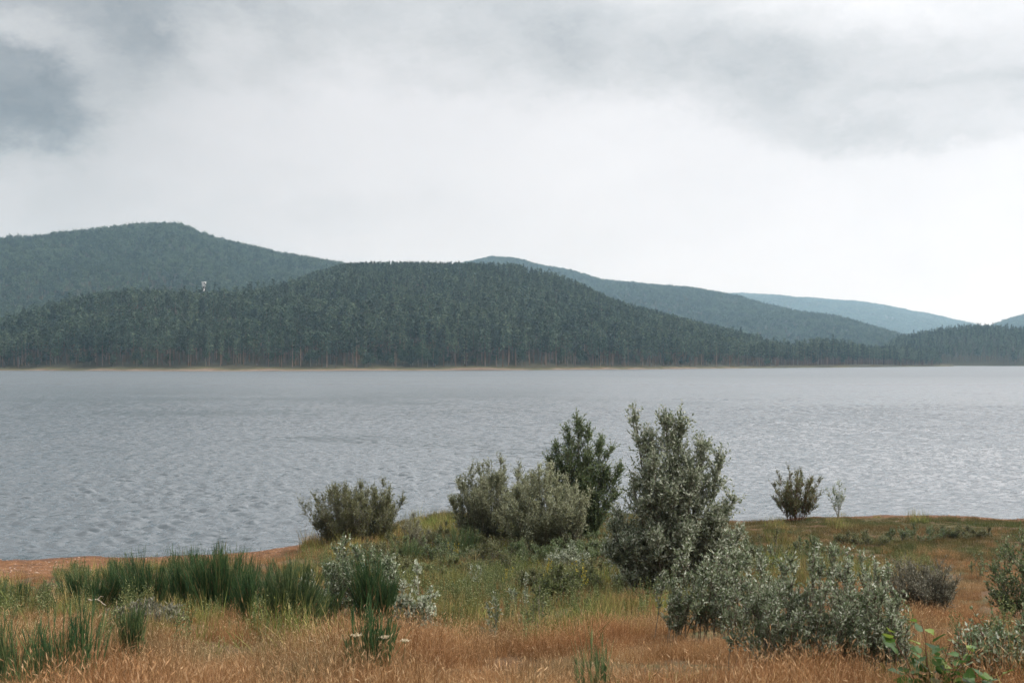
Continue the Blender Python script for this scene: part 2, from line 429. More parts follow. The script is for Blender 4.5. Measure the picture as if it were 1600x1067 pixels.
def beach_amount(X, Y):
    s = shore(X) - Y
    wdt = np.interp(X, [-40, -12, -7.5, -5.5, 6, 9, 12, 15, 20], [8.5, 8.0, 5.0, 0.4, 0.3, 1.0, 0.4, 0.9, 1.6])
    wdt = wdt + 0.25 * wdt * vnoise(X, Y, 77, 2.0, 3)
    return 1 - sstep(0.75, 1.15, s / wdt)


def to_px(X, Y, Z):
    return HX + F * X / Y, HY + F * (EYE - Z) / Y


def place(px, py):
    """the ground point that the photo shows at (px, py)"""
    Y = np.linspace(4.0, 60, 6000)
    X = Y * (px - HX) / F
    z = ground_z(X, Y)
    ray = EYE - (py - HY) / F * Y
    i = int(np.argmax(ray <= z)) if np.any(ray <= z) else len(Y) - 1
    return float(X[i]), float(Y[i]), float(z[i])


def grid_mesh(name, xs, ys, zf, mats, extra=None, smooth=True):
    X, Y = np.meshgrid(xs, ys)
    Z = zf(X, Y)
    nx, ny = len(xs), len(ys)
    idx = np.arange(nx * ny).reshape(ny, nx)
    Q = np.stack([idx[:-1, :-1], idx[:-1, 1:], idx[1:, 1:], idx[1:, :-1]], -1).reshape(-1, 4)
    at = {k: f(X, Y).ravel() for k, f in (extra or {}).items()}
    return make_mesh(name, np.stack([X, Y, Z], -1).reshape(-1, 3), Q, None, at, mats, smooth)


xs = np.concatenate([-np.geomspace(400, 31, 14), np.arange(-30, 30.01, 0.25), np.geomspace(31, 400, 14)])
ys = np.concatenate([np.linspace(-120, -4, 20), np.arange(-3, 46.01, 0.22), np.linspace(47, 60, 8)])
bank = link('ground', grid_mesh('ground', xs, ys, ground_z, [M_GROUND], {
    'beach': beach_amount, 'wet': lambda X, Y: 0.85 * (1 - sstep(0.1, 0.7, shore(X) - Y + 0.2 * vnoise(X, Y, 5, 1.2, 2)))}))
tag(bank, 'sloping lakeside bank of brown soil and reddish sand', kind='structure')

# ------------------------------------------------------------------ the lake
yw = [29.0]
while yw[-1] < 7600:
    y = yw[-1]
    yw.append(y + max(0.165, (y / 130.0) ** 2 * 0.42) if y < 520 else y * 1.06)
yw = np.array(yw)
uw = np.concatenate([np.linspace(-3, -0.64, 12), np.linspace(-0.62, 0.62, 440), np.linspace(0.64, 3, 12)])
Uw, Yw = np.meshgrid(uw, yw)
Xw = np.clip(Uw * Yw, -3600, 5000)
Zw = np.zeros_like(Xw)
wr = np.random.default_rng(21)
for i in range(60):
    lam = 0.38 * (1.15 / 0.38) ** wr.uniform()
    th = wr.normal(math.radians(-100), math.radians(36))
    k = 2 * np.pi / lam
    ph = k * (Xw * math.cos(th) + Yw * math.sin(th)) + wr.uniform(0, 6.28)
    Zw += lam ** 0.7 * 0.0082 * (np.sin(ph) + 0.25 * np.sin(2 * ph + 0.6))
gust = 0.75 + 0.5 * vnoise(Xw, Yw, 31, 14.0, 3)
Zw *= gust * (1 - 0.8 * sstep(80, 450, Yw)) * sstep(-0.6, 3.0, Yw - shore(Xw) + 0.4) * 1.0
nx, ny = len(uw), len(yw)
idx = np.arange(nx * ny).reshape(ny, nx)
Qw = np.stack([idx[:-1, :-1], idx[:-1, 1:], idx[1:, 1:], idx[1:, :-1]], -1).reshape(-1, 4)
water = link('lake_water', make_mesh('lake_water', np.stack([Xw, Yw, Zw], -1).reshape(-1, 3), Qw, None, None, [M_WATER], True))
tag(water, 'rippled grey blue lake water reflecting the overcast sky', kind='structure')

# ------------------------------------------------------------------ the far hills
def interp_px(tbl):
    t = np.array(tbl, float)
    return lambda px: np.interp(px, t[:, 0], t[:, 1])


class Hill:
    """a wooded ridge: a shore (or foot) line and a crest line, both given by bearing"""
    def __init__(self, crest, foot_y, crest_y, tree_h, rough, seed, back=0.5, foot_z=0.0, bulge=0.9):
        self.c, self.fy, self.cy = interp_px(crest), interp_px(foot_y), interp_px(crest_y)
        self.th, self.rough, self.seed, self.back, self.fz, self.bulge = tree_h, rough, seed, back, foot_z, bulge

    def z(self, X, Y):
        px = HX + F * X / np.maximum(Y, 1)
        fy, cy_ = self.fy(px), self.cy(px)
        cz = np.maximum(EYE + cy_ * (HY - self.c(px)) / F - self.th, 2.0)
        t = (Y - fy) / (cy_ - fy)
        up = np.clip(t, 0, 1) ** self.bulge
        up = up * (1 - 0.28 * sstep(0.72, 1.0, t) * 0) 
        dn = 1 - self.back * sstep(1.0, 2.4, t)
        z = self.fz + (cz - self.fz) * np.where(t < 1, np.sin(up * np.pi / 2) ** 1.15, dn)
        nz = vnoise(X, Y, self.seed, 260.0, 4)
        z = z + self.rough * nz * sstep(0.05, 0.4, t) * (1 - 0.8 * sstep(0.6, 1.0, t)) * np.clip(cz / 60.0, 0, 1)
        bank_ = (1.5 + 0.9 * vnoise(X, Y, 33, 90.0, 3)) * sstep(0, 14, Y - fy) if self.fz == 0.0 else 0
        return np.where(t < 0, -1.5 + 1.5 * sstep(-0.1, 0, t) if self.fz == 0.0 else self.fz - 4, np.maximum(z, bank_))

    def mesh(self, name, px0, px1, t1, nu=140, nv=90):
        px = np.linspace(px0, px1, nu); t = np.concatenate([[-0.06, -0.02], np.linspace(0, 0.06, 10), np.linspace(0.07, t1, nv)])
        P, T = np.meshgrid(px, t)
        Y = self.fy(P) + T * (self.cy(P) - self.fy(P)); X = Y * (P - HX) / F
        Z = self.z(X, Y)
        idx = np.arange(P.size).reshape(P.shape)
        Q = np.stack([idx[:-1, :-1], idx[:-1, 1:], idx[1:, 1:], idx[1:, :-1]], -1).reshape(-1, 4)
        return make_mesh(name, np.stack([X, Y, Z], -1).reshape(-1, 3), Q, None, None, [M_HILL], True)

    def scatter(self, spacing, px0, px1, t0, t1, rng):
        """jittered tree positions on the side seen from the lake"""
        ymax = max(self.fy(p) + t1 * (self.cy(p) - self.fy(p)) for p in np.linspace(px0, px1, 30))
        ymin = min(self.fy(p) for p in np.linspace(px0, px1, 30))
        gx = np.arange(ymax * (px0 - HX) / F if px0 < HX else ymin * (px0 - HX) / F, ymax * (px1 - HX) / F if px1 > HX else ymin * (px1 - HX) / F, spacing)
        gy = np.arange(ymin, ymax, spacing)
        X, Y = np.meshgrid(gx, gy); X = X.ravel(); Y = Y.ravel()
        X = X + rng.uniform(-0.48, 0.48, X.size) * spacing; Y = Y + rng.uniform(-0.48, 0.48, Y.size) * spacing
        px = HX + F * X / Y
        t = (Y - self.fy(px)) / (self.cy(px) - self.fy(px))
        k = (px > px0) & (px < px1) & (t > t0) & (t < t1) & (Y - self.fy(px) > np.maximum(9 + 5 * vnoise(X, Y * 0, 71, 60.0, 3), 6.5))
        return X[k], Y[k], t[k], px[k]


HILL_A = Hill([(-400, 520), (0, 490), (60, 472), (130, 456), (200, 448), (290, 451), (350, 452), (430, 442), (490, 422), (545, 409), (600, 408), (700, 413), (800, 420), (860, 427),
               (900, 441), (960, 466), (1040, 485), (1140, 507), (1240, 538), (1300, 548), (1400, 562), (1440, 568), (1500, 571)],
              [(-400, 640), (0, 640), (300, 600), (500, 615), (800, 660), (1000, 720), (1200, 850), (1300, 930), (1430, 1040), (1500, 1090)],
              [(-400, 860), (0, 880), (300, 1000), (545, 1120), (800, 1150), (900, 1120), (1040, 1080), (1240, 1060), (1300, 1075), (1430, 1130), (1500, 1150)], 21.0, 7.0, 100)
HILL_B = Hill([(-600, 420), (-200, 385), (0, 373), (80, 361), (170, 357), (215, 350), (255, 347), (285, 350), (330, 368), (380, 380), (440, 392), (510, 401), (560, 408), (640, 420), (760, 436), (900, 470)],
              [(-600, 1100), (0, 1120), (560, 1330), (900, 1450)], [(-600, 1800), (0, 1900), (255, 2000), (560, 2050), (900, 2150)], 22.0, 20.0, 200, foot_z=4.0)
HILL_C = Hill([(560, 440), (690, 424), (745, 412), (770, 408), (810, 412), (850, 420), (890, 425), (940, 437), (1010, 443), (1080, 450), (1130, 459), (1180, 471), (1240, 484), (1290, 492),
               (1340, 502), (1400, 518), (1425, 527), (1470, 548), (1520, 568), (1600, 571)],
              [(560, 2100), (1000, 1900), (1430, 1600), (1600, 1600)], [(560, 3500), (800, 3400), (1000, 3000), (1200, 2600), (1430, 2100), (1600, 2000)], 15.0, 14.0, 300, foot_z=2.0)
HILL_D = Hill([(900, 455), (1060, 456), (1140, 460), (1200, 462), (1250, 467), (1300, 470), (1350, 473), (1400, 482), (1450, 491), (1500, 503), (1540, 514), (1600, 522), (1700, 530)],
              [(900, 4200), (1700, 4200)], [(900, 6600), (1300, 6300), (1700, 6000)], 14.0, 25.0, 400, foot_z=4.0)
HILL_E = Hill([(1340, 560), (1380, 545), (1405, 528), (1440, 523), (1475, 516), (1530, 512), (1570, 514), (1600, 517), (1660, 515), (1800, 500)],
              [(1340, 1230), (1600, 1140), (1800, 1100)], [(1340, 1380), (1600, 1330), (1800, 1330)], 12.0, 4.0, 500)
HILL_F = Hill([(1450, 545), (1510, 522), (1540, 514), (1570, 503), (1600, 495), (1680, 478), (1850, 460)],
              [(1450, 2700), (1850, 2600)], [(1450, 4300), (1850, 4200)], 14.0, 15.0, 600, foot_z=4.0)
for hill_, a, b, t1 in ((HILL_A, -380, 1490, 1.5), (HILL_B, -580, 890, 1.35), (HILL_C, 570, 1590, 1.35), (HILL_D, 910, 1690, 1.3), (HILL_E, 1345, 1790, 1.4), (HILL_F, 1455, 1840, 1.3)):
    lbl = {id(HILL_A): 'near wooded hill rising from the far sandy shore', id(HILL_B): 'high rounded wooded mountain at far left', id(HILL_C): 'long wooded ridge behind the near hill',
           id(HILL_D): 'palest most distant ridge in the haze', id(HILL_E): 'low dark headland at right', id(HILL_F): 'pale slope at the right edge'}[id(hill_)]
    tag(link('hill', hill_.mesh('hill', a, b, t1)), lbl, kind='structure')


# tree shapes, seen from over half a kilometre
def pine_shape(seed, h=20.0, crown_from=0.42, rad=2.5, n=260, pointed=0.5, clump=0.9):
    r = np.random.default_rng(seed)
    tr = Geo()
    k = 6
    zt = np.linspace(0, h * 0.93, k)
    lean = r.normal(0, 0.25, 2)
    P = np.stack([lean[0] * (zt / h) ** 2, lean[1] * (zt / h) ** 2, zt], 1)
    tr.tubes(P[None], np.linspace(0.24, 0.05, k)[None], 5, [r.uniform()])
    cg = Geo()
    nb = 26                                              # whorls of boughs
    bz = crown_from * h + (h - crown_from * h) * np.sort(r.uniform(0, 1, nb)) ** 0.9
    tt = (bz - crown_from * h) / (h - crown_from * h)
    br = rad * ((1 - tt) ** pointed * 0.85 + 0.12) * r.uniform(0.55, 1.1, nb) * (0.55 + 0.45 * sstep(0, 0.25, tt))
    ba = r.uniform(0, 6.28, nb)
    per = n // nb
    for i in range(nb):
        cx, cy_ = math.cos(ba[i]) * br[i] * 0.55, math.sin(ba[i]) * br[i] * 0.55
        c = np.array([cx, cy_, bz[i]]) + r.normal(0, 1, (per, 3)) * np.array([br[i] * 0.36, br[i] * 0.36, 0.40])
        d = r.normal(0, 1, (per, 3)); d[:, 2] = np.abs(d[:, 2]) * 0.5
        cg.leaves(c, d, r.uniform(0.7, 1.3, per) * clump, r.uniform(0.5, 0.9, per) * clump, r, r.uniform(0, 1, per) * 0.6 + 0.4 * r.uniform(), 0.3, nv=unit(c - np.array([cx * 0.3, cy_ * 0.3, bz[i] - 0.7])) * 1.3)
    return tr, cg


def round_shape(seed, h=11.0, rad=3.4, n=300, base=0.15):
    r = np.random.default_rng(seed)
    tr = Geo(); k = 5
    zt = np.linspace(0, h * 0.8, k)
    P = np.stack([r.normal(0, 0.1, k), r.normal(0, 0.1, k), zt], 1); P[0, :2] = 0
    tr.tubes(P[None], np.linspace(0.22, 0.05, k)[None], 5, [r.uniform()])
    cg = Geo()
    for i in range(15):
        v = r.normal(0, 1, 3); v /= np.linalg.norm(v)
        q = v * r.uniform(0.3, 0.8) ** 0.6
        c0 = np.array([q[0] * rad * 0.8, q[1] * rad * 0.8, h * (base + (1 - base) * (0.5 + 0.46 * q[2]))])
        m = n // 15
        c = c0 + r.normal(0, 1, (m, 3)) * np.array([rad * 0.2, rad * 0.2, h * 0.07])
        cg.leaves(c, r.normal(0, 1, (m, 3)), r.uniform(0.6, 1.1, m), r.uniform(0.5, 0.9, m), r, r.uniform(0, 1, m) * 0.6 + 0.4 * r.uniform(), 0.3, nv=unit(c - np.array([c0[0] * 0.6, c0[1] * 0.6, c0[2] - 0.8])) * 1.3)
    return tr, cg


PINES = [pine_shape(901, 19.5, 0.40, 2.6, pointed=0.4), pine_shape(902, 20.5, 0.5, 2.3, pointed=0.32), pine_shape(903, 18, 0.34, 2.8, pointed=0.38), pine_shape(904, 19, 0.45, 2.2, pointed=0.45), pine_shape(905, 20.5, 0.3, 2.5, pointed=0.5)]
ROUNDS = [round_shape(911), round_shape(912, 9.0, 3.0), round_shape(913, 13, 3.6, base=0.25)]
TREE_PARTS = [(tr.mesh('trunk', [M_PTRUNK]), cg.mesh('crown', [M_PINE]), 'pine_tree') for tr, cg in PINES] + \
             [(tr.mesh('trunk', [M_BARK]), cg.mesh('crown', [M_DECID]), 'broadleaf_tree') for tr, cg in ROUNDS]


def joined_source(name, geos, mats):
    V, Q, A, mi, n = [], [], [], [], 0
    for k, g_ in enumerate(geos):
        v = np.concatenate(g_.V); q = np.concatenate(g_.Q)
        V.append(v); Q.append(q + n); A.append(np.concatenate(g_.A)); mi.append(np.full(len(q), k)); n += len(v)
    me = make_mesh(name, np.concatenate(V), np.concatenate(Q), None, {'tint': np.concatenate(A)}, mats, False, np.concatenate(mi))
    return bpy.data.objects.new(name, me)              # a shape to scatter; not in the scene itself


SRC_TREES = [joined_source('pine_shape', p, [M_PTRUNK, M_PINE]) for p in PINES] + [joined_source('round_shape', p, [M_BARK, M_DECID]) for p in ROUNDS]


def scatter(name, pts, rot, scl, pick, sources):
    """one object: geometry nodes set copies of the source shapes on the given points"""
    me = make_mesh(name, pts)
    at = me.attributes.new('turn', 'FLOAT_VECTOR', 'POINT'); at.data.foreach_set('vector', np.asarray(rot, np.float32).ravel())
    at = me.attributes.new('size', 'FLOAT_VECTOR', 'POINT'); at.data.foreach_set('vector', np.asarray(scl, np.float32).ravel())
    at = me.attributes.new('pick', 'INT', 'POINT'); at.data.foreach_set('value', np.asarray(pick, np.int32))
    o = link(name, me)
    ng = bpy.data.node_groups.new(name + '_scatter', 'GeometryNodeTree')
    ng.interface.new_socket('Geometry', in_out='INPUT', socket_type='NodeSocketGeometry')
    ng.interface.new_socket('Geometry', in_out='OUTPUT', socket_type='NodeSocketGeometry')
    N = ng.nodes; L = ng.links
    gi = N.new('NodeGroupInput'); go = N.new('NodeGroupOutput')
    iop = N.new('GeometryNodeInstanceOnPoints'); iop.inputs['Pick Instance'].default_value = True
    g2i = N.new('GeometryNodeGeometryToInstance')
    for s in reversed(sources):
        oi = N.new('GeometryNodeObjectInfo'); oi.inputs['Object'].default_value = s
        oi.transform_space = 'ORIGINAL'
        L.new(oi.outputs['Geometry'], g2i.inputs[0])
    L.new(gi.outputs[0], iop.inputs['Points']); L.new(g2i.outputs[0], iop.inputs['Instance'])
    for nm, typ, sock in (('turn', 'FLOAT_VECTOR', 'Rotation'), ('size', 'FLOAT_VECTOR', 'Scale'), ('pick', 'INT', 'Instance Index')):
        na = N.new('GeometryNodeInputNamedAttribute'); na.data_type = typ; na.inputs['Name'].default_value = nm
        L.new(na.outputs['Attribute'], iop.inputs[sock])
    L.new(iop.outputs[0], go.inputs[0])
    md = o.modifiers.new('scatter', 'NODES'); md.node_group = ng
    return o


def zrot(rng, n, tilt=0.0):
    return np.stack([rng.normal(0, tilt, n), rng.normal(0, tilt, n), rng.uniform(0, 6.283, n)], 1)


tr_ = np.random.default_rng(51)
X, Y, T, PX = HILL_A.scatter(4.5, -60, 1470, 0.0, 1.16, tr_)
Z = HILL_A.z(X, Y)
off = Y - HILL_A.fy(PX)                                   # metres back from the shore
inview = (PX > 2) & (PX < 1440)
# lighter broadleaved patches, mostly high on the hill, and bushes on the rim of the wood
patch = vnoise(X, Y, 800, 120.0, 3) + 0.55 * sstep(0.3, 0.8, T) * sstep(600, 800, PX) - 0.25
is_round = (patch > 0.30) & (tr_.uniform(size=X.size) < 0.75)
is_round |= (off < 22) & (tr_.uniform(size=X.size) < 0.16)
pick = np.where(is_round, tr_.integers(5, 8, X.size), tr_.integers(0, 5, X.size))
siz = tr_.normal(0.93, 0.11, X.size).clip(0.55, 1.12) * np.where(is_round, 0.9, 1.0) * np.interp(PX, [0, 1000, 1300, 1450], [1.0, 1.0, 1.0, 0.85])
stand = vnoise(X, Y, 820, 70.0, 3)
siz = siz * (1 + 0.16 * stand) * (1 - 0.2 * sstep(0.5, 0.9, T))
siz = np.where(T > 0.5, np.minimum(siz, 0.78), siz)
wid = siz * tr_.uniform(0.85, 1.3, X.size)
gap = vnoise(X, Y, 840, 38.0, 3) < -0.62
clear_ = (np.abs(PX - 318.5) < 9) & (Y > 820) & (Y < 990) & (HY - F * (Z + 20.5 * siz - EYE) / Y < 446)
inview &= ~clear_
order = np.argsort(np.where(inview, off / siz, 1e9))
front = order[:300]
rest = np.setdiff1d(np.flatnonzero(~clear_ & ~(gap & (T < 0.85) & (off > 60))), front)
SC = np.stack([wid, wid, siz], 1)
ROT = zrot(tr_, X.size)
for i in front:
    tm, cm, nm = TREE_PARTS[pick[i]]
    e = empty(nm, (X[i], Y[i], Z[i] - 0.1)); e.rotation_euler = (0, 0, ROT[i, 2]); e.scale = SC[i]
    link('trunk', tm, e); link('crown', cm, e)
    if nm == 'pine_tree':
        tag(e, 'tall dark pine in the front row of the wood on the far sandy shore', 'pine tree', 'pines along the far shore')
    else:
        tag(e, 'low rounded leafy tree at the foot of the pines on the far shore', 'tree', 'leafy trees along the far shore')
forest = scatter('forest', np.stack([X, Y, Z - 0.1], 1)[rest], ROT[rest], SC[rest], pick[rest], SRC_TREES)
tag(forest, 'dense pine forest covering the near hill across the lake', 'forest', 'wooded hills', kind='stuff')

for hill_, sp, a, b, t0, t1, sc_, pr, lbl in (
        (HILL_B, 6.6, -60, 620, 0.05, 1.05, 0.95, 0.88, 'blue green forest on the high mountain at far left'),
        (HILL_C, 9.0, 690, 1580, 0.0, 1.06, 0.95, 0.6, 'hazy forest on the long ridge behind the near hill'),
        (HILL_D, 17.0, 1080, 1640, 0.25, 1.05, 1.0, 0.8, 'pale forest on the most distant ridge'),
        (HILL_E, 5.0, 1380, 1640, 0.0, 1.12, 1.15, 0.08, 'dark forest on the low headland at right'),
        (HILL_F, 12.0, 1500, 1650, 0.2, 1.05, 1.0, 0.8, 'pale forest on the slope at the right edge')):
    X2, Y2, T2, P2 = hill_.scatter(sp, a, b, t0, t1, tr_)
    n = X2.size
    rd = tr_.uniform(size=n) < pr
    pk = np.where(rd, tr_.integers(5, 8, n), tr_.integers(0, 5, n))
    s = tr_.normal(1.0, 0.10, n).clip(0.7, 1.25) * sc_ * np.where(rd, 1.1, 0.66)
    fat = sp / 5.5
    o = scatter('forest', np.stack([X2, Y2, hill_.z(X2, Y2) - 0.2], 1), zrot(tr_, n), np.stack([s * fat, s * fat, s], 1), pk, SRC_TREES)
    tag(o, lbl, 'forest', 'wooded hills', kind='stuff')

# the pale slender tree on the far shore
yy_ = float(HILL_A.fy(726)) + 15; xx_ = yy_ * (726 - HX) / F
ptr, pcg = pine_shape(931, 17.0, 0.10, 2.3, 420, 0.7)
e = empty('conifer_tree', (xx_, yy_, float(HILL_A.z(np.array([xx_]), np.array([yy_]))[0]) - 0.1))
link('trunk', ptr.mesh('trunk', [M_STICK]), e); link('crown', pcg.mesh('crown', [M_PALE_PINE]), e)
tag(e, 'slender pale yellowish tree standing out before the dark pines on the far shore', 'tree')

# white lookout tower above the tree tops
ty = 985.0; tx = ty * (318.5 - HX) / F
tz = float(HILL_A.z(np.array([tx]), np.array([ty]))[0])
top_z = EYE + ty * (HY - 440.5) / F
hgt = top_z - tz


def frustum(g_, z0, z1, a0, a1, tint=0.5):
    V = [(-a0, -a0, z0), (a0, -a0, z0), (a0, a0, z0), (-a0, a0, z0), (-a1, -a1, z1), (a1, -a1, z1), (a1, a1, z1), (-a1, a1, z1)]
    g_.add(V, [[0, 1, 5, 4], [1, 2, 6, 5], [2, 3, 7, 6], [3, 0, 4, 7], [4, 5, 6, 7], [3, 2, 1, 0]], None, tint)


tw = empty('lookout_tower', (tx, ty, tz)); tw.scale = (0.66, 0.66, 1.0); tw.rotation_euler = (0, 0, 0.5)
g = Geo(); frustum(g, -0.5, hgt - 6.0, 1.25, 1.25); frustum(g, hgt - 6.0, hgt - 4.4, 1.25, 1.6); link('shaft', g.mesh('shaft', [M_WHITE]), tw)
g = Geo(); frustum(g, hgt - 4.1, hgt - 0.3, 1.9, 2.6); link('cabin', g.mesh('cabin', [M_WHITE]), tw)
g = Geo(); frustum(g, hgt - 0.3, hgt + 0.05, 2.95, 2.95); link('roof', g.mesh('roof', [M_WHITE]), tw)
for k in range(4):
    g = Geo(); a = k * math.pi / 2
    V = np.array([(-0.8, -2.30, hgt - 2.0), (0.8, -2.30, hgt - 2.0), (0.95, -2.66, hgt - 0.7), (-0.95, -2.66, hgt - 0.7)])
    V[:, 1] -= 0.02
    c, s = math.cos(a), math.sin(a)
    V = np.stack([V[:, 0] * c - V[:, 1] * s, V[:, 0] * s + V[:, 1] * c, V[:, 2]], 1)
    g.add(V, [[0, 1, 2, 3]]); link('window', g.mesh('window', [M_DARKGLASS]), tw)
tag(tw, 'small white lookout tower with flared cabin above the tree tops of the hill', 'tower')

# ------------------------------------------------------------------ haze over the lake and hills
hx0, hx1, hy0, hy1, hz0, hz1 = -3800.0, 5200.0, -160.0, 8600.0, -7.0, 430.0
V = [(x, y, z) for z in (hz0, hz1) for y in (hy0, hy1) for x in (hx0, hx1)]
Qh = [[0, 2, 3, 1], [4, 5, 7, 6], [0, 1, 5, 4], [2, 6, 7, 3], [0, 4, 6, 2], [1, 3, 7, 5]]
M_HAZE, t_ = mat_new('haze')
pv = t_.n('ShaderNodeVolumePrincipled', {'Color': (0.50, 0.79, 1.0, 1), 'Absorption Color': (1, 1, 1, 1), 'Density': 1.2e-4, 'Anisotropy': 0.2})
t_.n('ShaderNodeOutputMaterial', {'Volume': pv.outputs[0]})
haze = link('haze', make_mesh('haze', V, Qh, None, None, [M_HAZE]))
tag(haze, 'pale blue haze over the lake and hills', 'haze', kind='stuff')

# ------------------------------------------------------------------ shrubs and small trees on the bank
def poly(p0, d, length, k, curve, rng, wob=0.05):
    """polylines from p0 (m,3) along d (m,3) that bend by curve (m,3)"""
    m = len(p0)
    s = np.linspace(0, 1, k)[None, :, None]
    L = np.asarray(length)[:, None, None]
    P = p0[:, None, :] + d[:, None, :] * L * s + curve[:, None, :] * L * s ** 2
    w_ = rng.normal(0, wob, (m, k, 3)) * L * s
    return P + w_ * 0.5


def along(P, n, t0, t1, rng):
    """n points on each polyline: positions and tangents"""
    m, k, _ = P.shape
    t = rng.uniform(t0, t1, (m, n)) * (k - 1)
    i = np.minimum(t.astype(int), k - 2); f = (t - i)[..., None]
    r = np.arange(m)[:, None]
    a, b = P[r, i], P[r, i + 1]
    d = b - a
    return (a + (b - a) * f).reshape(-1, 3), (d / (np.linalg.norm(d, axis=-1, keepdims=True) + 1e-9)).reshape(-1, 3), (t / (k - 1)).ravel()


def shrub(name, px, py, seed, leaders, leaf, mats, label, cat, nb=14, blen=0.35, nt=5, tlen=0.3, lpt=9, bup=0.9, t0=0.12, trunk_r=0.02,
          tint_pow=1.3, group=None, twig_r=0.0035, taper=0.55, loose=0.9):
    """leaders: (dx_base, dx_tip, tip height, side depth, crown reach) in metres; leaf = (length, width)"""
    r = np.random.default_rng(seed)
    x, y, z = place(px, py)
    e = empty(name, (x, y, z - 0.03))
    wood, fol = Geo(), Geo()
    K = 8
    for (bx, txp, h, dep, reach) in leaders:
        s = np.linspace(0, 1, K)
        by = r.uniform(-0.12, 0.12)
        P = np.stack([bx + (txp - bx) * s ** 1.2 + r.normal(0, 0.02, K) * h * s * (1 - s), by + (dep - by) * s ** 1.2 + r.normal(0, 0.02, K) * h * s * (1 - s), h * s * (1 - 0.03 * s)], 1)[None]
        wood.tubes(P, (trunk_r * h / 2.0 * (1 - s * 0.88) + 0.002)[None], 5, [r.uniform()])
        bp, bd, bt = along(P, nb, t0, 0.97, r)
        az = r.uniform(0, 6.283, nb)
        prof = (0.35 + 0.65 * np.sin(np.pi * np.clip((bt - t0) / (1.0 - t0), 0, 1) ** 0.75)) * (1 - taper * bt ** 2.2)
        bl = reach * prof * r.uniform(0.6, 1.15, nb)
        d = unit(np.stack([np.cos(az), np.sin(az), bup * r.uniform(0.4, 1.3, nb)], 1))
        BP = poly(bp, d, bl, 5, np.stack([np.zeros(nb), np.zeros(nb), r.uniform(0.0, 0.35, nb)], 1), r)
        wood.tubes(BP[:, ::2], np.linspace(1, 0.3, 3)[None] * (0.004 + 0.006 * bl[:, None]), 3, r.uniform(size=nb))
        tp, td, tt = along(BP, nt, 0.15, 1.0, r)
        m = len(tp)
        d2 = unit(td * 0.8 + r.normal(0, 0.55, (m, 3)) + np.array([0, 0, 0.45]))
        tl = tlen * r.uniform(0.4, 1.2, m) * (0.5 + 0.5 * min(1.0, reach / 0.5))
        TP = poly(tp, d2, tl, 4, np.zeros((m, 3)) + np.array([0, 0, 0.15]), r)
        wood.tubes(TP[:, ::3], np.linspace(1, 0.4, 2)[None] * np.full((m, 1), twig_r), 3, r.uniform(size=m))
        top = P[:, K - 3:, :]
        for PL, cnt in ((TP, lpt), (BP, max(2, lpt // 2)), (top, lpt * 3)):
            lp, ld, lt = along(PL, cnt, 0.08, 1.0, r)
            n = len(lp)
            dd = unit(ld * 0.55 + r.normal(0, 1, (n, 3)) * loose * 0.6 + np.array([0, 0, 0.15]))
            L = leaf[0] * r.uniform(0.6, 1.2, n); W = leaf[1] * r.uniform(0.7, 1.15, n)
            tint = r.uniform(0, 1, n) ** tint_pow
            fol.leaves(lp, dd, L, W, r, tint, 0.4, nv=unit(np.stack([lp[:, 0] - txp * 0.5, lp[:, 1] - dep * 0.5, np.full(n, 0.35)], 1)) * 0.9)
    link('branches', wood.mesh('branches', [mats[1]]), e)
    link('foliage', fol.mesh('foliage', [mats[0]]), e)
    tag(e, label, cat, group)
    return e


def fan(rng, n, width, height, depth=None, reach=0.3, base=0.15, flat=0.35, lo=0.55, hi=1.12):
    """leaders of a rounded shrub: tips spread over a dome"""
    out = []
    for i in range(n):
        q = math.sqrt((i + 0.5) / n); th = i * 2.39996 + rng.uniform(-0.4, 0.4)
        a, b = q * math.cos(th), q * math.sin(th)
        h = height * (1 - flat * q ** 2) * rng.uniform(lo, hi)
        q = q * rng.uniform(0.8, 1.12); a, b = q * math.cos(th), q * math.sin(th)
        if i % 3 == 2:                                   # low outer stems that keep the foot of the shrub leafy
            v = math.hypot(a, b) + 1e-6; a, b = a / v * 0.8, b / v * 0.8
            h = height * rng.uniform(0.25, 0.6)
        out.append((a * width * base, a * width * 0.5, h, b * (depth or width) * 0.5, reach * rng.uniform(0.7, 1.2)))
    return out


R1 = np.random.default_rng(301)
# scale: metres per photo pixel at a base point
def mpp(px, py):
    return place(px, py)[1] / F


# tall silver poplar clump in the middle
k = mpp(1050, 935)
L_ = [(-0.25, -0.62, 300 * k, 0.1, 0.50), (0.0, -0.1, 306 * k, 0.0, 0.55), (0.1, 0.16, 296 * k, 0.2, 0.52), (0.25, 0.50, 254 * k, -0.1, 0.52), (0.35, 0.86, 232 * k, 0.1, 0.46),
      (0.4, 1.02, 170 * k, -0.2, 0.45), (-0.3, -0.72, 205 * k, -0.2, 0.5), (-0.35, -0.95, 140 * k, 0.0, 0.42), (-0.2, -0.35, 230 * k, -0.4, 0.55), (0.15, 0.3, 215 * k, -0.45, 0.55),
      (0.0, -0.1, 180 * k, -0.6, 0.55), (0.35, 0.72, 150 * k, -0.5, 0.5), (-0.3, -0.8, 95 * k, -0.35, 0.45), (0.1, 0.2, 120 * k, -0.7, 0.5), (-0.1, -0.4, 110 * k, -0.7, 0.5), (0.4, 0.95, 90 * k, -0.3, 0.42), (0.05, 0.05, 262 * k, 0.15, 0.55), (-0.15, -0.35, 262 * k, 0.1, 0.5), (0.2, 0.36, 225 * k, 0.2, 0.5), (-0.5, -1.12, 84 * k, -0.1, 0.36), (0.55, 1.15, 112 * k, -0.1, 0.36), (-0.5, -1.0, 120 * k, 0.1, 0.36)]
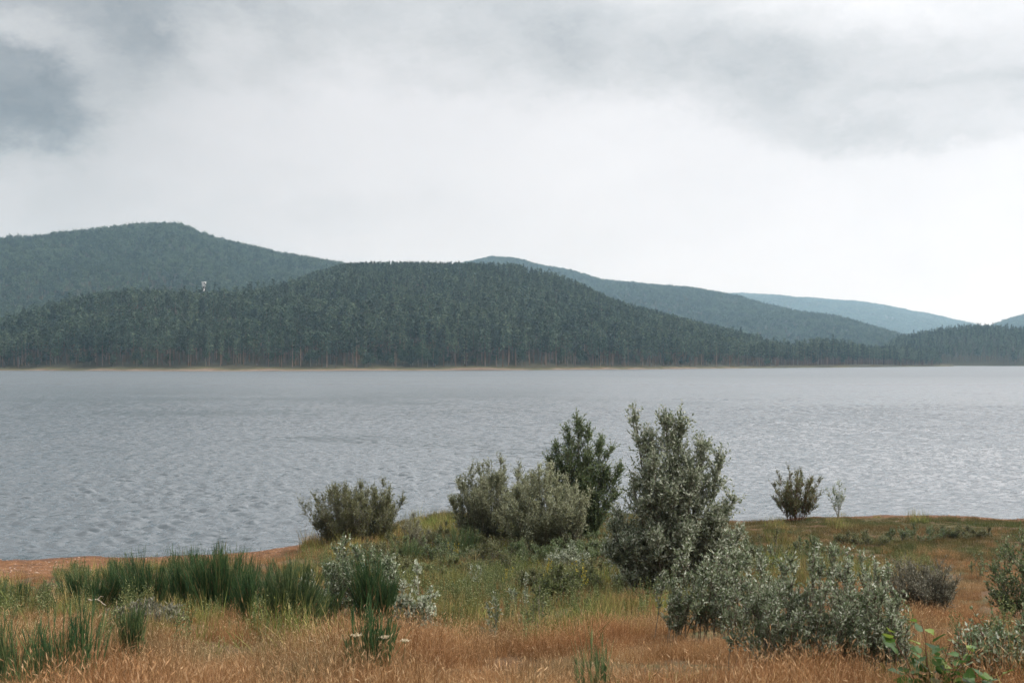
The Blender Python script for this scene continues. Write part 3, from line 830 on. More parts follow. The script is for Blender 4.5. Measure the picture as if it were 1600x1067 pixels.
shrub('poplar_tree', 1050, 938, 1, L_, (0.066, 0.030), (M_SILVER, M_BARK), 'tallest silver-leaved poplar clump with several spires in the middle of the bank', 'tree', nb=36, nt=7, tlen=0.28, lpt=11, t0=0.05, bup=1.6, taper=0.85, trunk_r=0.022, tint_pow=0.95)

# dark green tree behind it
k = mpp(905, 845)
L_ = [(0.0, -0.05, 205 * k, 0.0, 0.62), (0.2, 0.72, 170 * k, 0.2, 0.5), (-0.2, -0.72, 160 * k, 0.1, 0.5), (0.0, 0.35, 150 * k, -0.3, 0.6), (-0.1, -0.4, 150 * k, -0.3, 0.6), (0.2, 0.9, 120 * k, 0.0, 0.5), (0.0, 0.1, 110 * k, -0.5, 0.6), (-0.2, -0.8, 100 * k, -0.2, 0.5), (0.1, 0.95, 150 * k, -0.1, 0.5), (-0.1, -0.35, 185 * k, 0.1, 0.55), (0.1, 0.3, 182 * k, 0.1, 0.55), (-0.2, -0.95, 135 * k, 0.1, 0.5), (0.3, 1.3, 118 * k, 0.1, 0.5), (0.3, 1.15, 80 * k, -0.2, 0.5)]
shrub('poplar_tree', 905, 848, 2, L_, (0.075, 0.030), (M_GREEN, M_BARK), 'dark green pointed tree behind the grey willow shrub at the water', 'tree', nb=40, nt=8, tlen=0.32, lpt=11, bup=1.4, taper=0.85, t0=0.08, trunk_r=0.022)

# grey willow shrubs left of it
k = mpp(860, 868)
shrub('willow_shrub', 852, 866, 3, fan(R1, 60, 150 * k, 152 * k, reach=0.27, base=0.35, lo=0.78, hi=1.04), (0.075, 0.022), (M_WILLOW, M_BARK), 'rounded grey willow shrub just left of the dark green tree', 'shrub', nb=16, nt=6, tlen=0.28, lpt=8, bup=2.0, t0=0.1, trunk_r=0.010, tint_pow=0.95, taper=0.8)
k = mpp(770, 852)
shrub('willow_shrub', 775, 852, 4, fan(R1, 56, 150 * k, 142 * k, reach=0.27, base=0.35, lo=0.74, hi=1.06), (0.08, 0.022), (M_WILLOW, M_BARK), 'darker grey green willow shrub at the water, left of the rounded grey one', 'shrub', nb=16, nt=6, tlen=0.3, lpt=8, bup=2.0, t0=0.1, trunk_r=0.010, tint_pow=1.2, taper=0.8)
k = mpp(560, 852)
shrub('willow_shrub', 556, 853, 5, fan(R1, 56, 165 * k, 106 * k, reach=0.32, base=0.3, flat=0.25, lo=0.75, hi=1.05), (0.075, 0.018), (M_OLIVE, M_BARK), 'wide olive brown willow shrub at the corner of the left beach', 'shrub', nb=16, nt=6, tlen=0.32, lpt=8, bup=1.6, t0=0.06, trunk_r=0.010, tint_pow=1.05, taper=0.8)
k = mpp(652, 862)
shrub('feathery_shrub', 650, 862, 6, fan(R1, 14, 44 * k, 60 * k, reach=0.2, flat=0.2), (0.06, 0.012), (M_PALE, M_BARK), 'small pale feathery shrub beside the olive brown willow', 'shrub', nb=9, nt=4, tlen=0.2, lpt=6, bup=2.2, t0=0.1, trunk_r=0.006)
# two little shrubs on the right shore
k = mpp(1245, 814)
shrub('shore_shrub', 1243, 814, 7, fan(R1, 40, 84 * k, 88 * k, reach=0.26, flat=0.3), (0.085, 0.024), (M_OLIVE, M_BARK_RED), 'dense dark shrub with reddish base alone on the right shore', 'shrub', nb=11, nt=5, tlen=0.3, lpt=5, bup=1.6, t0=0.2, trunk_r=0.014, tint_pow=1.5)
k = mpp(1310, 808)
shrub('shore_sapling', 1309, 809, 8, [(0, -0.42, 48 * k, 0, 0.22), (0, 0.1, 60 * k, 0.1, 0.22), (0, 0.28, 50 * k, -0.1, 0.2), (0, -0.15, 50 * k, 0.1, 0.2), (0, 0.2, 36 * k, 0, 0.25), (0, -0.05, 38 * k, 0, 0.2)], (0.075, 0.026), (M_SILVER, M_BARK),
      'thin see-through sapling right of the dense shore shrub', 'sapling', nb=9, nt=3, tlen=0.22, lpt=5, t0=0.2, trunk_r=0.014)

# leafy silver shrubs in the foreground
k = mpp(565, 965)
shrub('silver_shrub', 562, 962, 9, fan(R1, 38, 125 * k, 125 * k, reach=0.16, base=0.45), (0.044, 0.020), (M_SILVER_GREEN, M_BARK), 'bluish green leafy shrub behind the dark vase-shaped broom', 'shrub', nb=13, nt=4, tlen=0.18, lpt=8, t0=0.15, trunk_r=0.009)
k = mpp(655, 1000)
shrub('silver_sapling', 652, 1002, 10, [(0.02, 0.0, 128 * k, 0.0, 0.13), (-0.1, -0.17, 96 * k, 0.05, 0.15), (0.1, 0.15, 84 * k, 0.0, 0.13), (-0.05, -0.09, 76 * k, -0.08, 0.14), (0.05, 0.08, 70 * k, -0.1, 0.12), (-0.14, -0.2, 72 * k, 0.0, 0.1)], (0.046, 0.026), (M_SILVER, M_BARK),
      'slim silvery white sapling right of the dark vase-shaped broom', 'sapling', nb=15, nt=3, tlen=0.11, lpt=5, t0=0.18, trunk_r=0.009, tint_pow=0.7)
k = mpp(1130, 1005)
shrub('silver_shrub', 1128, 1003, 11, fan(R1, 56, 180 * k, 180 * k, reach=0.12, base=0.62, flat=0.3), (0.038, 0.016), (M_SILVER_GREEN, M_BARK), 'loose silver green shrub in front of the tall silver poplar', 'shrub', nb=14, nt=3, tlen=0.12, lpt=6, t0=0.22, bup=2.0, taper=0.8, trunk_r=0.008, tint_pow=0.95)
k = mpp(1290, 1055)
shrub('silver_shrub', 1292, 1052, 12, fan(R1, 92, 250 * k, 215 * k, reach=0.12, base=0.6, flat=0.38), (0.033, 0.0135), (M_SILVER_GREEN, M_BARK), 'largest silver green leafy shrub in the right foreground', 'shrub', nb=14, nt=3, tlen=0.13, lpt=7, t0=0.16, bup=2.0, taper=0.8, trunk_r=0.007, tint_pow=1.0)
k = mpp(1440, 965)
shrub('grey_shrub', 1438, 964, 13, fan(R1, 36, 120 * k, 100 * k, reach=0.2, base=0.3, flat=0.3), (0.036, 0.012), (M_GREY, M_BARK), 'fine twigged olive grey shrub in orange grass at right', 'shrub', nb=13, nt=4, tlen=0.2, lpt=6, bup=1.5, t0=0.1, trunk_r=0.008)
k = mpp(1590, 965)
shrub('dark_shrub', 1592, 968, 14, fan(R1, 18, 110 * k, 140 * k, reach=0.22, base=0.3, flat=0.3), (0.05, 0.022), (M_GREEN, M_BARK), 'dark green shrub cut off by the right edge', 'shrub', nb=11, nt=4, tlen=0.2, lpt=5, t0=0.12, trunk_r=0.008)
k = mpp(1580, 1066)
shrub('dark_shrub', 1590, 1075, 15, fan(R1, 26, 190 * k, 120 * k, reach=0.18, base=0.5, flat=0.3), (0.04, 0.02), (M_SILVER_GREEN, M_BARK_RED), 'low dark grey leafy shrub in the bottom right corner', 'shrub', nb=12, nt=4, tlen=0.14, lpt=5, t0=0.12, trunk_r=0.006, tint_pow=1.8)


# ------------------------------------------------------------------ broom: dense upright green rods
BROOM_SPOTS = []


def broom(px, py, wpx, hpx, seed, n, label, mat=None, base=0.45, splay=0.5, branch=8, rad=0.0042, ragged=0.45):
    r = np.random.default_rng(seed)
    x, y, z = place(px, py); k = y / F
    W, H = wpx * k * 1.35, hpx * k * 1.05
    BROOM_SPOTS.append((px, py, wpx))
    a = r.uniform(-1, 1, n); b = r.uniform(-1, 1, n) * 0.6
    nc = 9; clump = r.integers(0, nc, n); ctop = r.uniform(1 - ragged, 1.05, nc); cx = np.linspace(-0.9, 0.9, nc) + r.normal(0, 0.1, nc)
    a = np.clip(0.25 * a + 0.85 * cx[clump], -1.1, 1.1)
    h = 1.12 * H * ctop[clump] * (1 - 0.2 * a ** 2) * r.uniform(0.5, 1.08, n)
    p0 = np.stack([a * W * 0.5 * base, b * W * 0.5 * base, np.zeros(n)], 1)
    gx = x + p0[:, 0]; gy = y + p0[:, 1]
    p0[:, 2] = ground_z(gx, gy) - z - 0.01
    d = unit(np.stack([a * W * 0.5 * (1 - base) / H * splay * 2 + r.normal(0, 0.05, n), b * 0.25 + r.normal(0, 0.05, n), np.ones(n)], 1))
    P = poly(p0, d, h, 5, np.stack([r.normal(0, 0.07, n), r.normal(0, 0.07, n), np.zeros(n)], 1), r, 0.02)
    g_ = Geo()
    g_.tubes(P, np.linspace(1.3, 0.45, 5)[None] * np.full((n, 1), rad), 3, r.uniform(size=n) ** 1.2)
    bp, bd, bt = along(P, branch, 0.3, 0.92, r)
    m = len(bp)
    d2 = unit(bd + r.normal(0, 0.16, (m, 3)))
    P2 = poly(bp, d2, np.repeat(h, branch) * (1.03 - bt) * r.uniform(0.4, 1.0, m), 4, np.tile([[0, 0, 0.12]], (m, 1)), r, 0.012)
    g_.tubes(P2[:, ::3], np.linspace(1.0, 0.4, 2)[None] * np.full((m, 1), rad * 0.8), 3, r.uniform(size=m) ** 1.1)
    o = link('broom_shrub', g_.mesh('broom_shrub', [mat or M_BROOM]), None, (x, y, z))
    tag(o, label, 'broom shrub', 'broom shrubs on the bank')
    return o


broom(142, 950, 88, 62, 401, 170, 'low dark broom clump, leftmost in the dense row below the left beach')
broom(236, 952, 100, 80, 402, 210, 'dark broom clump between the low one and the tallest in the row')
broom(345, 966, 108, 102, 403, 260, 'tallest dark green broom clump in the row before the beach', ragged=0.25)
broom(455, 985, 115, 95, 404, 260, 'lighter green broom clump at the right end of the row', M_BROOM_LIGHT)
broom(588, 985, 80, 108, 405, 240, 'dark vase-shaped broom standing alone left of the silvery sapling', base=0.35)
broom(575, 1072, 66, 128, 406, 90, 'sparse open broom tuft in dry grass below the vase-shaped one', M_BROOM, base=0.5, branch=5, splay=0.6)
broom(102, 1090, 120, 160, 407, 75, 'tall sparse broom with separate rods in the bottom left corner', base=0.6, branch=5, splay=0.4)
broom(6, 952, 30, 50, 408, 40, 'small broom tuft cut off by the left edge', base=0.5)
broom(36, 950, 26, 50, 409, 34, 'small dark broom tuft second from the left edge', base=0.5)
broom(66, 948, 14, 46, 410, 16, 'thin broom tuft third from the left edge', base=0.5)
broom(206, 1040, 56, 95, 411, 70, 'yellowish green broom tuft below the dense dark row', M_BROOM_LIGHT, base=0.35, branch=5)
broom(20, 1080, 80, 110, 412, 50, 'dim green broom tuft in the far bottom left corner', M_BROOM_LIGHT, base=0.6, branch=5)
broom(470, 905, 45, 30, 413, 50, 'low broom clump between the dense row and the bluish shrub', M_BROOM_LIGHT, base=0.6)
broom(188, 948, 60, 66, 415, 110, 'broom clump filling the gap right of the low leftmost one', ragged=0.4)
broom(292, 958, 66, 88, 416, 130, 'narrow dark broom clump touching the left side of the tallest one', ragged=0.4)
broom(398, 972, 70, 86, 417, 150, 'dark broom clump touching the right side of the tallest one', ragged=0.4)
broom(505, 975, 50, 70, 418, 60, 'greener broom clump at the left foot of the bluish leafy shrub', M_BROOM_LIGHT, ragged=0.45)
broom(425, 915, 50, 30, 419, 50, 'low broom clump on the edge of the beach behind the row', M_BROOM_LIGHT, base=0.6)
broom(628, 885, 54, 40, 420, 70, 'low rushy clump behind the slim silvery sapling', M_BROOM_LIGHT, base=0.6)
broom(720, 868, 66, 42, 421, 90, 'low rushy clump below the darker willow shrub', M_BROOM_LIGHT, base=0.7)
broom(930, 1120, 50, 120, 414, 30, 'few bright green rods at the bottom edge below the middle', M_BROOM_LIGHT, base=0.7, branch=9, rad=0.003)

# ------------------------------------------------------------------ young poplar with big leaves, bottom right
r = np.random.default_rng(77)
x, y, z = place(1455, 1066); y = 6.6; x = y * (1455 - HX) / F; z = float(ground_z(np.array([x]), np.array([y]))[0])
e = empty('poplar_sapling', (x, y, z - 0.02))
k = y / F
g = Geo()
tips = [(-58, 985), (-20, 1005), (-2, 970), (28, 992), (48, 995), (62, 1010), (14, 1025), (-45, 1040), (75, 1045), (98, 1038)]
stems = []
for (dx, tyy) in tips:
    zt = EYE - (tyy - HY) * k - z
    s = np.linspace(0, 1, 6)
    dep = r.uniform(-0.15, 0.15)
    stems.append(np.stack([dx * k * s ** 1.1 + r.normal(0, 0.006, 6), dep * s, zt * s], 1))
stems = np.array(stems)
g.tubes(stems, np.tile(np.linspace(0.006, 0.0018, 6), (len(tips), 1)), 5, r.uniform(size=len(tips)))
link('stems', g.mesh('stems', [M_BARK_RED]), e)
LEAF_MESHES = []
outl = np.array([(0, 0), (0.28, -0.02), (0.46, 0.16), (0.50, 0.30), (0.36, 0.42), (0.40, 0.56), (0.22, 0.70), (0.12, 0.86), (0, 1.0)])
for q in range(8):
    rim = np.concatenate([outl, outl[1:-1][::-1] * np.array([-1, 1])]) * (1 + r.normal(0, 0.05, (16, 1)))
    nrm = len(rim)
    zc = 0.16 * np.abs(rim[:, 0]) ** 1.0 - 0.10 * rim[:, 1] ** 2 + r.normal(0, 0.02, nrm)
    V = np.concatenate([[[0, 0.42, -0.02]], np.stack([rim[:, 0], rim[:, 1], zc], 1)])
    T = [[0, 1 + a, 1 + (a + 1) % nrm] for a in range(nrm)]
    tint = [0.12, 0.3, 0.5, 0.62, 0.2, 0.8, 0.45, 0.99][q]
    stalk = np.array([[[0, 0, 0], [0.02, -0.3, -0.02], [0.0, -0.6, -0.12]]])
    gg = Geo(); gg.add(V, None, T, tint); gg.tubes(stalk, np.array([[0.012, 0.014, 0.016]]), 3, [0.75])
    LEAF_MESHES.append(gg.mesh('leaf', [M_BROAD]))
for si, S in enumerate(stems):
    nl = 9
    for j in range(nl):
        t = 0.42 + 0.58 * (j + r.uniform(0, 0.6)) / nl
        f = min(t, 0.999) * 5; i = int(f); p = S[i] + (S[i + 1] - S[i]) * (f - i)
        az = r.uniform(0, 6.28); sz = r.uniform(0.05, 0.095) * (1 if t < 0.9 else 0.8)
        pit = r.uniform(-0.5, 0.9)
        o = link('leaf', LEAF_MESHES[int(r.choice(8, p=[0.2, 0.2, 0.18, 0.1, 0.16, 0.05, 0.06, 0.05])) if t < 0.93 else int(r.choice([3, 5, 2]))], e)
        out_ = np.array([-math.sin(az), math.cos(az), 0]) * 0.6 * sz
        o.location = p + out_ + np.array([0, 0, 0.01]); o.scale = (sz, sz, sz)
        o.rotation_euler = (pit, r.normal(0, 0.4), az)
tag(e, 'young poplar with big bright green leaves at the bottom right', 'sapling')

# ------------------------------------------------------------------ grasses
def tuft(seed, n, h, rad, wid, lean, seeds=0, k=4, tint_pow=1.0):
    r = np.random.default_rng(seed)
    az = r.uniform(0, 6.283, n); q = np.sqrt(r.uniform(0, 1, n)) * rad
    p0 = np.stack([np.cos(az) * q, np.sin(az) * q, np.full(n, -0.02)], 1)
    az2 = r.uniform(0, 6.283, n); ln = np.abs(r.normal(0, lean, n))
    d = unit(np.stack([np.cos(az2) * ln, np.sin(az2) * ln, np.ones(n)], 1))
    L = h * r.uniform(0.45, 1.05, n)
    droop = np.stack([np.cos(az2) * ln * 0.9, np.sin(az2) * ln * 0.9, -0.35 * ln], 1)
    P = poly(p0, d, L, k, droop, r, 0.02)
    sa = az2 + np.pi / 2 + r.normal(0, 0.7, n)
    side = np.stack([np.cos(sa), np.sin(sa), np.zeros(n)], 1)
    g_ = Geo()
    g_.blades(P, wid * r.uniform(0.6, 1.2, n), side, r.uniform(0, 0.9, n) ** tint_pow)
    if seeds:
        tipp = P[:seeds, -1]; dd = unit(P[:seeds, -1] - P[:seeds, -2] + r.normal(0, 0.02, (seeds, 3)))
        for rot in (0.0, 1.4):
            g_.leaves(tipp - dd * 0.01, dd, np.full(seeds, 0.030) * r.uniform(0.6, 1.3, seeds), np.full(seeds, 0.0034), r, r.uniform(0.75, 1.0, seeds))
    return g_


def source(name, g_, mats):
    return bpy.data.objects.new(name, g_.mesh(name, mats))


SRC_DRY = [source('dry_tuft', tuft(1001, 230, 0.24, 0.20, 0.0032, 0.25, 40), [M_DRY]), source('dry_tuft', tuft(1002, 210, 0.30, 0.20, 0.0030, 0.32, 46), [M_DRY]),
           source('dry_tuft', tuft(1003, 250, 0.18, 0.22, 0.0034, 0.42, 20), [M_DRY]), source('dry_tuft', tuft(1004, 200, 0.27, 0.18, 0.0030, 0.18, 50), [M_DRY])]
SRC_GREEN = [source('green_tuft', tuft(1011, 110, 0.28, 0.20, 0.0065, 0.25, 5), [M_GRASS]), source('green_tuft', tuft(1012, 100, 0.36, 0.18, 0.0065, 0.18, 8), [M_GRASS]), source('green_tuft', tuft(1013, 120, 0.19, 0.22, 0.007, 0.45), [M_GRASS])]
SRC_SHORE = [source('shore_tuft', tuft(1021, 130, 0.17, 0.34, 0.010, 0.5), [M_SHORE]), source('shore_tuft', tuft(1022, 120, 0.22, 0.30, 0.010, 0.35), [M_SHORE]), source('shore_tuft', tuft(1023, 130, 0.12, 0.36, 0.011, 0.7), [M_SHORE])]


def weed_geo(seed, h, mat_yellow):
    r = np.random.default_rng(seed)
    g_ = Geo(); n = 7
    p0 = np.concatenate([r.normal(0, 0.04, (n, 2)), np.zeros((n, 1))], 1)
    d = unit(np.concatenate([r.normal(0, 0.13, (n, 2)), np.ones((n, 1))], 1))
    P = poly(p0, d, h * r.uniform(0.6, 1.0, n), 5, r.normal(0, 0.03, (n, 3)), r)
    g_.tubes(P, np.tile(np.linspace(0.003, 0.0015, 5), (n, 1)), 3, np.full(n, 0.2))
    lp, ld, lt = along(P, 26, 0.1, 1.0, r)
    g_.leaves(lp, unit(ld * 0.3 + r.normal(0, 0.8, (len(lp), 3)) + [0, 0, 0.3]), 0.045 * r.uniform(0.5, 1.2, len(lp)) * (1.2 - 0.6 * lt), np.full(len(lp), 0.014), r, r.uniform(size=len(lp)))
    return g_, P


SRC_WEED = []
for sd, hh_, yl in ((1031, 0.5, False), (1032, 0.62, True), (1033, 0.4, False)):
    g1, P = weed_geo(sd, hh_, yl)
    geos, mts = [g1], [M_WEED]
    if yl:
        rr = np.random.default_rng(sd); g2 = Geo()
        lp, ld, lt = along(P, 16, 0.72, 1.0, rr)
        g2.leaves(lp, rr.normal(0, 1, (len(lp), 3)), np.full(len(lp), 0.022), np.full(len(lp), 0.018), rr, rr.uniform(size=len(lp)))
        geos.append(g2); mts.append(M_YELLOW)
    SRC_WEED.append(joined_source('weed_shape', geos, mts))

GREEN_BLOBS = [(790, 925, 190, 55, 1.0), (530, 890, 60, 28, 0.7), (660, 850, 110, 40, 1.0), (880, 885, 90, 38, 0.75), (640, 905, 90, 30, 0.6), (950, 950, 60, 30, 0.5),
               (850, 965, 130, 30, 0.8), (60, 1040, 110, 60, 0.4), (210, 1000, 70, 50, 0.4), (420, 1015, 80, 25, 0.35), (1500, 1040, 120, 50, 0.4), (1120, 900, 80, 40, 0.3), (1330, 1040, 120, 60, 0.35), (320, 1020, 60, 30, 0.25)]


def greenness(px, py):
    o = np.zeros_like(px)
    for cx, cy_, rx, ry, wt in GREEN_BLOBS:
        o = np.maximum(o, wt * np.exp(-(((px - cx) / rx) ** 2 + ((py - cy_) / ry) ** 2) ** 1.3))
    spots = sstep(0.20, 0.7, vnoise(px, py * 2.2, 230, 110.0, 3)) * 0.6   # green tufts here and there in the dry grass
    return np.maximum(o, spots)


gr = np.random.default_rng(88)


def field(y0, y1, density, margin=1.2):
    """random ground points inside the view, a bit beyond its sides"""
    n = int(density * ((y1 ** 2 - y0 ** 2) / 2 * 0.96 + 2 * margin * (y1 - y0)))
    Y = np.sqrt(gr.uniform(y0 ** 2, y1 ** 2, n))
    X = gr.uniform(-1, 1, n) * (0.48 * Y + margin)
    Z = ground_z(X, Y)
    px, py = to_px(X, Y, Z)
    return X, Y, Z, px, py


def slope_turn(n, tilt=0.08):
    return zrot(gr, n, tilt)


# dry grass
parts = []
for (y0, y1, dens) in ((3.6, 9.0, 60), (9.0, 14.0, 42), (14.0, 24.0, 24), (24, 36, 7)):
    X, Y, Z, px, py = field(y0, y1, dens)
    g_ = greenness(px, py)
    far_right = sstep(1120, 1250, px) * (1 - sstep(855, 880, py))
    keep = gr.uniform(size=X.size) > np.clip(g_ * 0.85 + far_right * 0.8, 0, 0.88)
    keep &= gr.uniform(size=X.size) > beach_amount(X, Y) * 0.985
    keep &= gr.uniform(size=X.size) > 0.8 * (1 - sstep(400, 480, px)) * (1 - sstep(930, 965, py))
    keep &= vnoise(X, Y, 140, 1.1, 3) > -0.30 + gr.uniform(-0.2, 0.2, X.size)
    keep &= ~((px > 1330) & (gr.uniform(size=X.size) < 0.75) & (py > 985))
    for bx_, by_, bw_ in BROOM_SPOTS:                    # broom shades out the grass round its foot
        keep &= ~((np.abs(px - bx_) < bw_ * 0.5) & (py > by_ - 8) & (py < by_ + 16) & (gr.uniform(size=X.size) < 0.8))
    s = gr.uniform(0.5, 1.25, X.size) * (0.85 + 0.6 * vnoise(X, Y, 150, 1.0, 3)).clip(0.3, 1.5) * np.interp(Y, [6, 9, 12, 15, 30], [1.0, 0.95, 0.72, 0.65, 0.9])
    parts.append((np.stack([X, Y, Z], 1)[keep], s[keep]))
pts = np.concatenate([p for p, s in parts]); s = np.concatenate([s for p, s in parts]); n = len(pts)
o = scatter('dry_grass', pts, slope_turn(n, 0.12), np.stack([s * 1.1, s * 1.1, s], 1), gr.integers(0, 4, n), SRC_DRY)
tag(o, 'tall orange brown dry grass covering the foreground', 'grass', kind='stuff')

# green grass
parts = []
for (y0, y1, dens) in ((6, 14.0, 40), (14.0, 24.0, 30), (24, 43, 14)):
    X, Y, Z, px, py = field(y0, y1, dens)
    g_ = greenness(px, py)
    keep = gr.uniform(size=X.size) < g_ * (0.58 + 1.2 * vnoise(X, Y, 160, 1.2, 3)).clip(0.03, 1)
    keep &= gr.uniform(size=X.size) > beach_amount(X, Y) * 0.95
    s = gr.uniform(0.55, 1.1, X.size) * (0.9 + 0.8 * vnoise(X, Y, 170, 1.2, 3)).clip(0.3, 1.8) * (1 + 0.012 * np.maximum(Y - 12, 0)) * (1 + 0.15 * (1 - sstep(860, 900, py)) * (px < 1000))
    parts.append((np.stack([X, Y, Z], 1)[keep], s[keep]))
pts = np.concatenate([p for p, s in parts]); s = np.concatenate([s for p, s in parts]); n = len(pts)
o = scatter('green_grass', pts, slope_turn(n, 0.1), np.stack([s * 1.2, s * 1.2, s], 1), gr.integers(0, 3, n), SRC_GREEN)
tag(o, 'green and yellowish grass in the hollow in the middle of the bank', 'grass', kind='stuff')

# short olive grass towards the water, mostly on the right
X, Y, Z, px, py = field(17, 43.5, 13)
sd = shore(X) - Y
zone = np.maximum(sstep(1060, 1180, px) * (1 - sstep(870, 905, py)), (px > 600) * (px < 1180) * (1 - sstep(850, 880, py)) * 1.0)
keep = (gr.uniform(size=X.size) < zone) & (sd > 0.25) & (gr.uniform(size=X.size) > beach_amount(X, Y) * 0.93)
hum = vnoise(X, Y, 180, 4.0, 3)
s = gr.uniform(0.6, 1.1, X.size) * (0.9 + 0.75 * hum).clip(0.35, 2.0)
hm = np.exp(-(((px - 690) / 75) ** 2 + ((py - 812) / 22) ** 2))      # hummock of sedge by the water
s = s * (1 + 1.3 * hm)
pts = np.stack([X, Y, Z], 1)[keep]; s = s[keep]; n = len(pts)
o = scatter('shore_grass', pts, slope_turn(n, 0.1), np.stack([s, s, s], 1), gr.integers(0, 3, n), SRC_SHORE)
tag(o, 'short olive green grass along the right shore', 'grass', kind='stuff')

# leafy weeds in the hollow
X, Y, Z, px, py = field(9, 26, 15)
keep = gr.uniform(size=X.size) < greenness(px, py) * 0.8
pts = np.stack([X, Y, Z], 1)[keep]; n = len(pts); s = gr.uniform(0.5, 1.15, n)
yel = np.exp(-(((px[keep] - 855) / 90) ** 2 + ((py[keep] - 915) / 45) ** 2))
pk = np.where(gr.uniform(size=n) < yel * 0.02, 1, gr.choice([0, 2], n))
o = scatter('weeds', pts, slope_turn(n, 0.1), np.stack([s, s, s], 1), pk, SRC_WEED)
tag(o, 'leafy weeds, some yellow flowered, among the green grass', 'weeds', kind='stuff')

# pebbles on the beach
def stone(seed):
    r = np.random.default_rng(seed)
    th = np.arange(6) / 6 * 6.283
    V = [(0, 0, -0.4)] + [(math.cos(a) * r.uniform(0.8, 1.1), math.sin(a) * r.uniform(0.6, 1.0), r.uniform(-0.15, 0.15)) for a in th] + [(math.cos(a + 0.5) * 0.55 * r.uniform(0.8, 1.1), math.sin(a + 0.5) * 0.5, 0.4 + r.uniform(-0.08, 0.08)) for a in th] + [(0, 0, 0.5)]
    T = [[0, 1 + (i + 1) % 6, 1 + i] for i in range(6)] + [[13, 7 + i, 7 + (i + 1) % 6] for i in range(6)]
    Q = [[1 + i, 1 + (i + 1) % 6, 7 + (i + 1) % 6, 7 + i] for i in range(6)]
    g_ = Geo(); g_.add(V, Q, T)
    return g_


SRC_STONE = [source('stone_shape', stone(s_), [M_PEBBLE]) for s_ in (1, 2, 3)]
X, Y, Z, px, py = field(22, 44, 40)
keep = gr.uniform(size=X.size) < beach_amount(X, Y) * 0.9
keep &= shore(X) - Y > -0.1
pts = np.stack([X, Y, Z], 1)[keep]; n = len(pts); s = np.exp(gr.normal(-3.9, 0.5, n)).clip(0.008, 0.07)
o = scatter('pebbles', pts, zrot(gr, n, 0.2), np.stack([s, s, s * 0.7], 1), gr.integers(0, 3, n), SRC_STONE)
tag(o, 'reddish pebbles scattered on the sandy beach', 'pebbles', kind='stuff')

# ------------------------------------------------------------------ single weeds, umbels, sticks
for i, (px, py, hp, lbl) in enumerate(((548, 1078, 40, 'cream wild carrot umbel, leftmost of the three at the bottom'), (594, 1078, 38, 'cream wild carrot umbel in the middle of the three at the bottom'), (626, 1082, 36, 'cream wild carrot umbel, rightmost of the three at the bottom'))):
    r = np.random.default_rng(600 + i)
    x, y, z = place(px, py); k = y / F; h = hp * k + 0.16
    e = empty('wild_carrot', (x, y, z))
    g = Geo(); s = np.linspace(0, 1, 5)
    P = np.stack([0.03 * s ** 2, 0.0 * s, h * s], 1)[None]; g.tubes(P, np.linspace(0.003, 0.0018, 5)[None], 4, [0.3])
    n = 14; az = r.uniform(0, 6.28, n); ra = np.sqrt(r.uniform(0, 1, n)) * 0.03
    tip = np.stack([0.03 + np.cos(az) * ra, np.sin(az) * ra, h + 0.03 + 0 * az], 1)
    RP = np.stack([np.tile([[0.03, 0, h]], (n, 1)), (tip + [0.03, 0, h]) / 2 + [0, 0, 0.004], tip], 1)
    g.tubes(RP, np.full((n, 3), 0.001), 3, r.uniform(size=n))
    link('stem', g.mesh('stem', [M_WEED]), e)
    g = Geo(); m = n * 8
    c = np.repeat(tip, 8, 0) + r.normal(0, 0.006, (m, 3)) * [1, 1, 0.4]
    g.leaves(c, unit(r.normal(0, 1, (m, 3)) * [1, 1, 0.3]), np.full(m, 0.010), np.full(m, 0.008), r, r.uniform(size=m), up=3)
    link('umbel', g.mesh('umbel', [M_CREAM]), e)
    tag(e, lbl, 'flower', 'wild carrots in the dry grass')

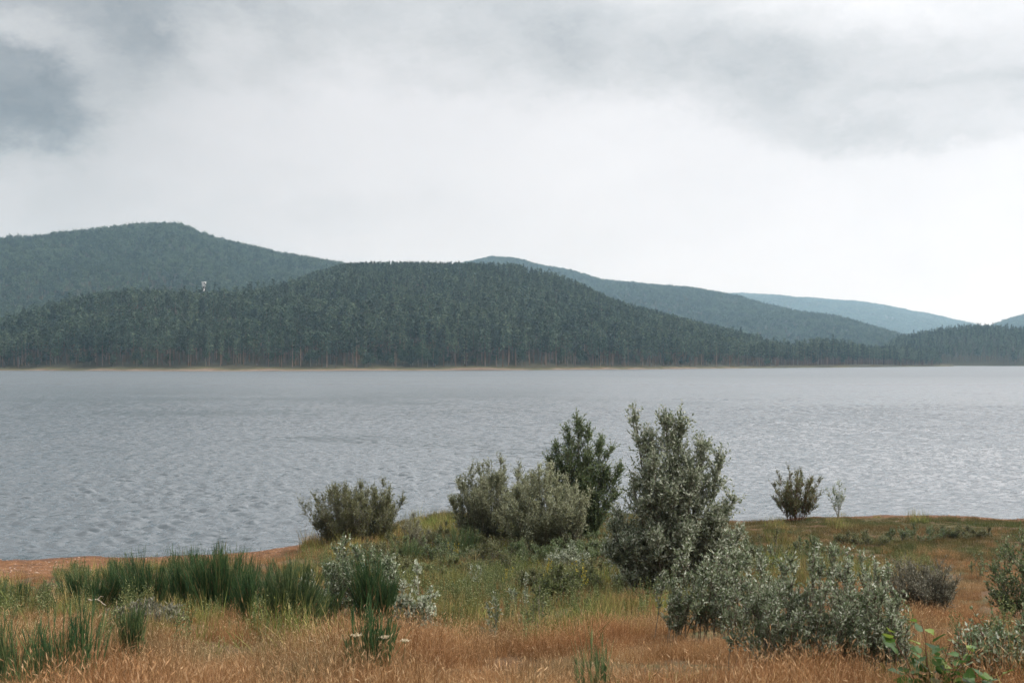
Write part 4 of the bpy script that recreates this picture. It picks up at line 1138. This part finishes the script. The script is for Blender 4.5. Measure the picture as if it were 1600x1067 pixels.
for i, (px, py, hp, wp, mt, lbl) in enumerate((
        (741, 925, 50, 26, M_SILVER, 'small silvery weed at the left of the green hollow'),
        (770, 1015, 100, 24, M_SILVER_GREEN, 'thin tall weed at the edge of the dry grass, right of the silvery sapling'),
        (838, 1000, 110, 26, M_WEED, 'tall thin leafy weed in the middle of the green hollow'),
        (815, 950, 60, 34, M_SILVER, 'pale grey weed in the middle of the green hollow'),
        (870, 945, 60, 40, M_WEED, 'yellowish leafy weed at the right of the green hollow'),
        (885, 900, 55, 46, M_SILVER, 'small silvery bush below the rounded grey willow'),
        (985, 905, 80, 46, M_SILVER, 'low pale silver bush at the left foot of the tall poplar'),
        (1160, 900, 70, 60, M_SILVER_GREEN, 'leafy bush at the right foot of the tall poplar'),
        (480, 960, 55, 40, M_SILVER_GREEN, 'small leafy weed left of the bluish green shrub'),
        (1530, 905, 70, 24, M_GREEN, 'thin dark weed near the right edge'),
        (690, 884, 44, 66, M_GREEN, 'low dark green scrub below the darker willow shrub'),
        (762, 893, 38, 56, M_OLIVE, 'low olive scrub below the gap between the two willows'),
        (826, 884, 42, 60, M_GREEN, 'low green scrub below the rounded grey willow'),
        (612, 902, 46, 52, M_OLIVE, 'olive scrub right behind the bluish green shrub'),
        (925, 872, 40, 54, M_GREEN, 'dark scrub at the foot of the dark green tree'),
        (934, 912, 36, 54, M_OLIVE, 'olive scrub in the dip left of the tall poplar'),
        (664, 918, 36, 44, M_WEED, 'yellow green scrub above the slim silvery sapling'),
        (1205, 880, 44, 62, M_OLIVE, 'olive scrub right of the tall poplar'),
        (1270, 872, 28, 54, M_GREEN, 'small green scrub below the lone shore shrub'),
        (1345, 852, 22, 60, M_OLIVE, 'low olive scrub below the thin shore sapling'),
        (1440, 846, 26, 78, M_GREEN, 'wide low dark scrub on the right shore'),
        (1505, 842, 22, 56, M_OLIVE, 'small olive scrub right of the wide low one'),
        (712, 858, 40, 70, M_OLIVE, 'olive scrub by the water between the feathery shrub and the darker willow'),
        (655, 880, 40, 60, M_GREEN, 'dark green scrub just below the small pale feathery shrub'),
        (600, 876, 38, 60, M_OLIVE, 'low olive scrub below the wide willow shrub at the beach corner'),
        (790, 872, 46, 64, M_OLIVE, 'olive scrub filling the foot between the two grey willows'),
        (885, 882, 44, 60, M_GREEN, 'dark scrub between the rounded grey willow and the tall poplar'),
        (955, 880, 50, 60, M_GREEN, 'green scrub in the gap between the dark tree and the tall poplar'),
        (1000, 925, 60, 60, M_SILVER, 'pale silver scrub spreading from the left foot of the tall poplar'),
        (1105, 935, 70, 64, M_SILVER_GREEN, 'leafy scrub spreading from the right foot of the tall poplar'),
        (720, 905, 34, 52, M_WEED, 'yellow green scrub at the upper left of the green hollow'),
        (850, 925, 36, 54, M_OLIVE, 'olive scrub in the centre of the green hollow'),
        (905, 930, 36, 50, M_WEED, 'yellowish scrub at the right end of the green hollow'),
        (225, 985, 34, 60, M_GREY, 'grey twiggy scrub just below the dense broom row'))):
    k = mpp(px, py)
    shrub('weed_plant' if wp < 40 else 'low_scrub', px, py, 700 + i, fan(R1, 5 if wp < 40 else 18, wp * k * (1.3 if wp < 40 else 1.5), hp * k * (1.0 if wp < 40 else 1.15), reach=0.09 if wp < 40 else 0.17, base=0.35 if wp < 40 else 0.6, flat=0.45), (0.042, 0.015) if wp < 40 else (0.055, 0.018), (mt, M_BARK), lbl, 'weed' if wp < 40 else 'shrub',
          nb=8 if wp < 40 else 11, nt=2 if wp < 40 else 4, tlen=0.09 if wp < 40 else 0.16, lpt=4 if wp < 40 else 6, t0=0.1, trunk_r=0.006, tint_pow=1.25, bup=1.6, taper=0.8)

for i, (px, py, ln, az, lbl) in enumerate(((152, 958, 0.22, -0.4, 'short bleached stick in the grass below the broom row'), (214, 938, 0.3, -0.35, 'bleached bent twig in front of the broom row'))):
    r = np.random.default_rng(720 + i)
    x, y, z = place(px, py)
    s = np.linspace(-0.5, 0.5, 7)
    P = np.stack([s * ln, 0.05 * ln * np.sin(s * 5), 0.16 - s * ln * 0.35 + 0.02 * np.cos(s * 7)], 1)[None]
    g = Geo(); g.tubes(P, np.linspace(0.011, 0.005, 7)[None], 6)
    B = np.stack([P[0, 3], P[0, 3] + [0.04, 0.02, 0.04], P[0, 3] + [0.07, 0.03, 0.03]], 0)[None]
    g.tubes(B, np.array([[0.005, 0.004, 0.002]]), 5)
    o = link('stick', g.mesh('stick', [M_STICK], True), None, (x, y, z)); tag(o, lbl, 'stick')
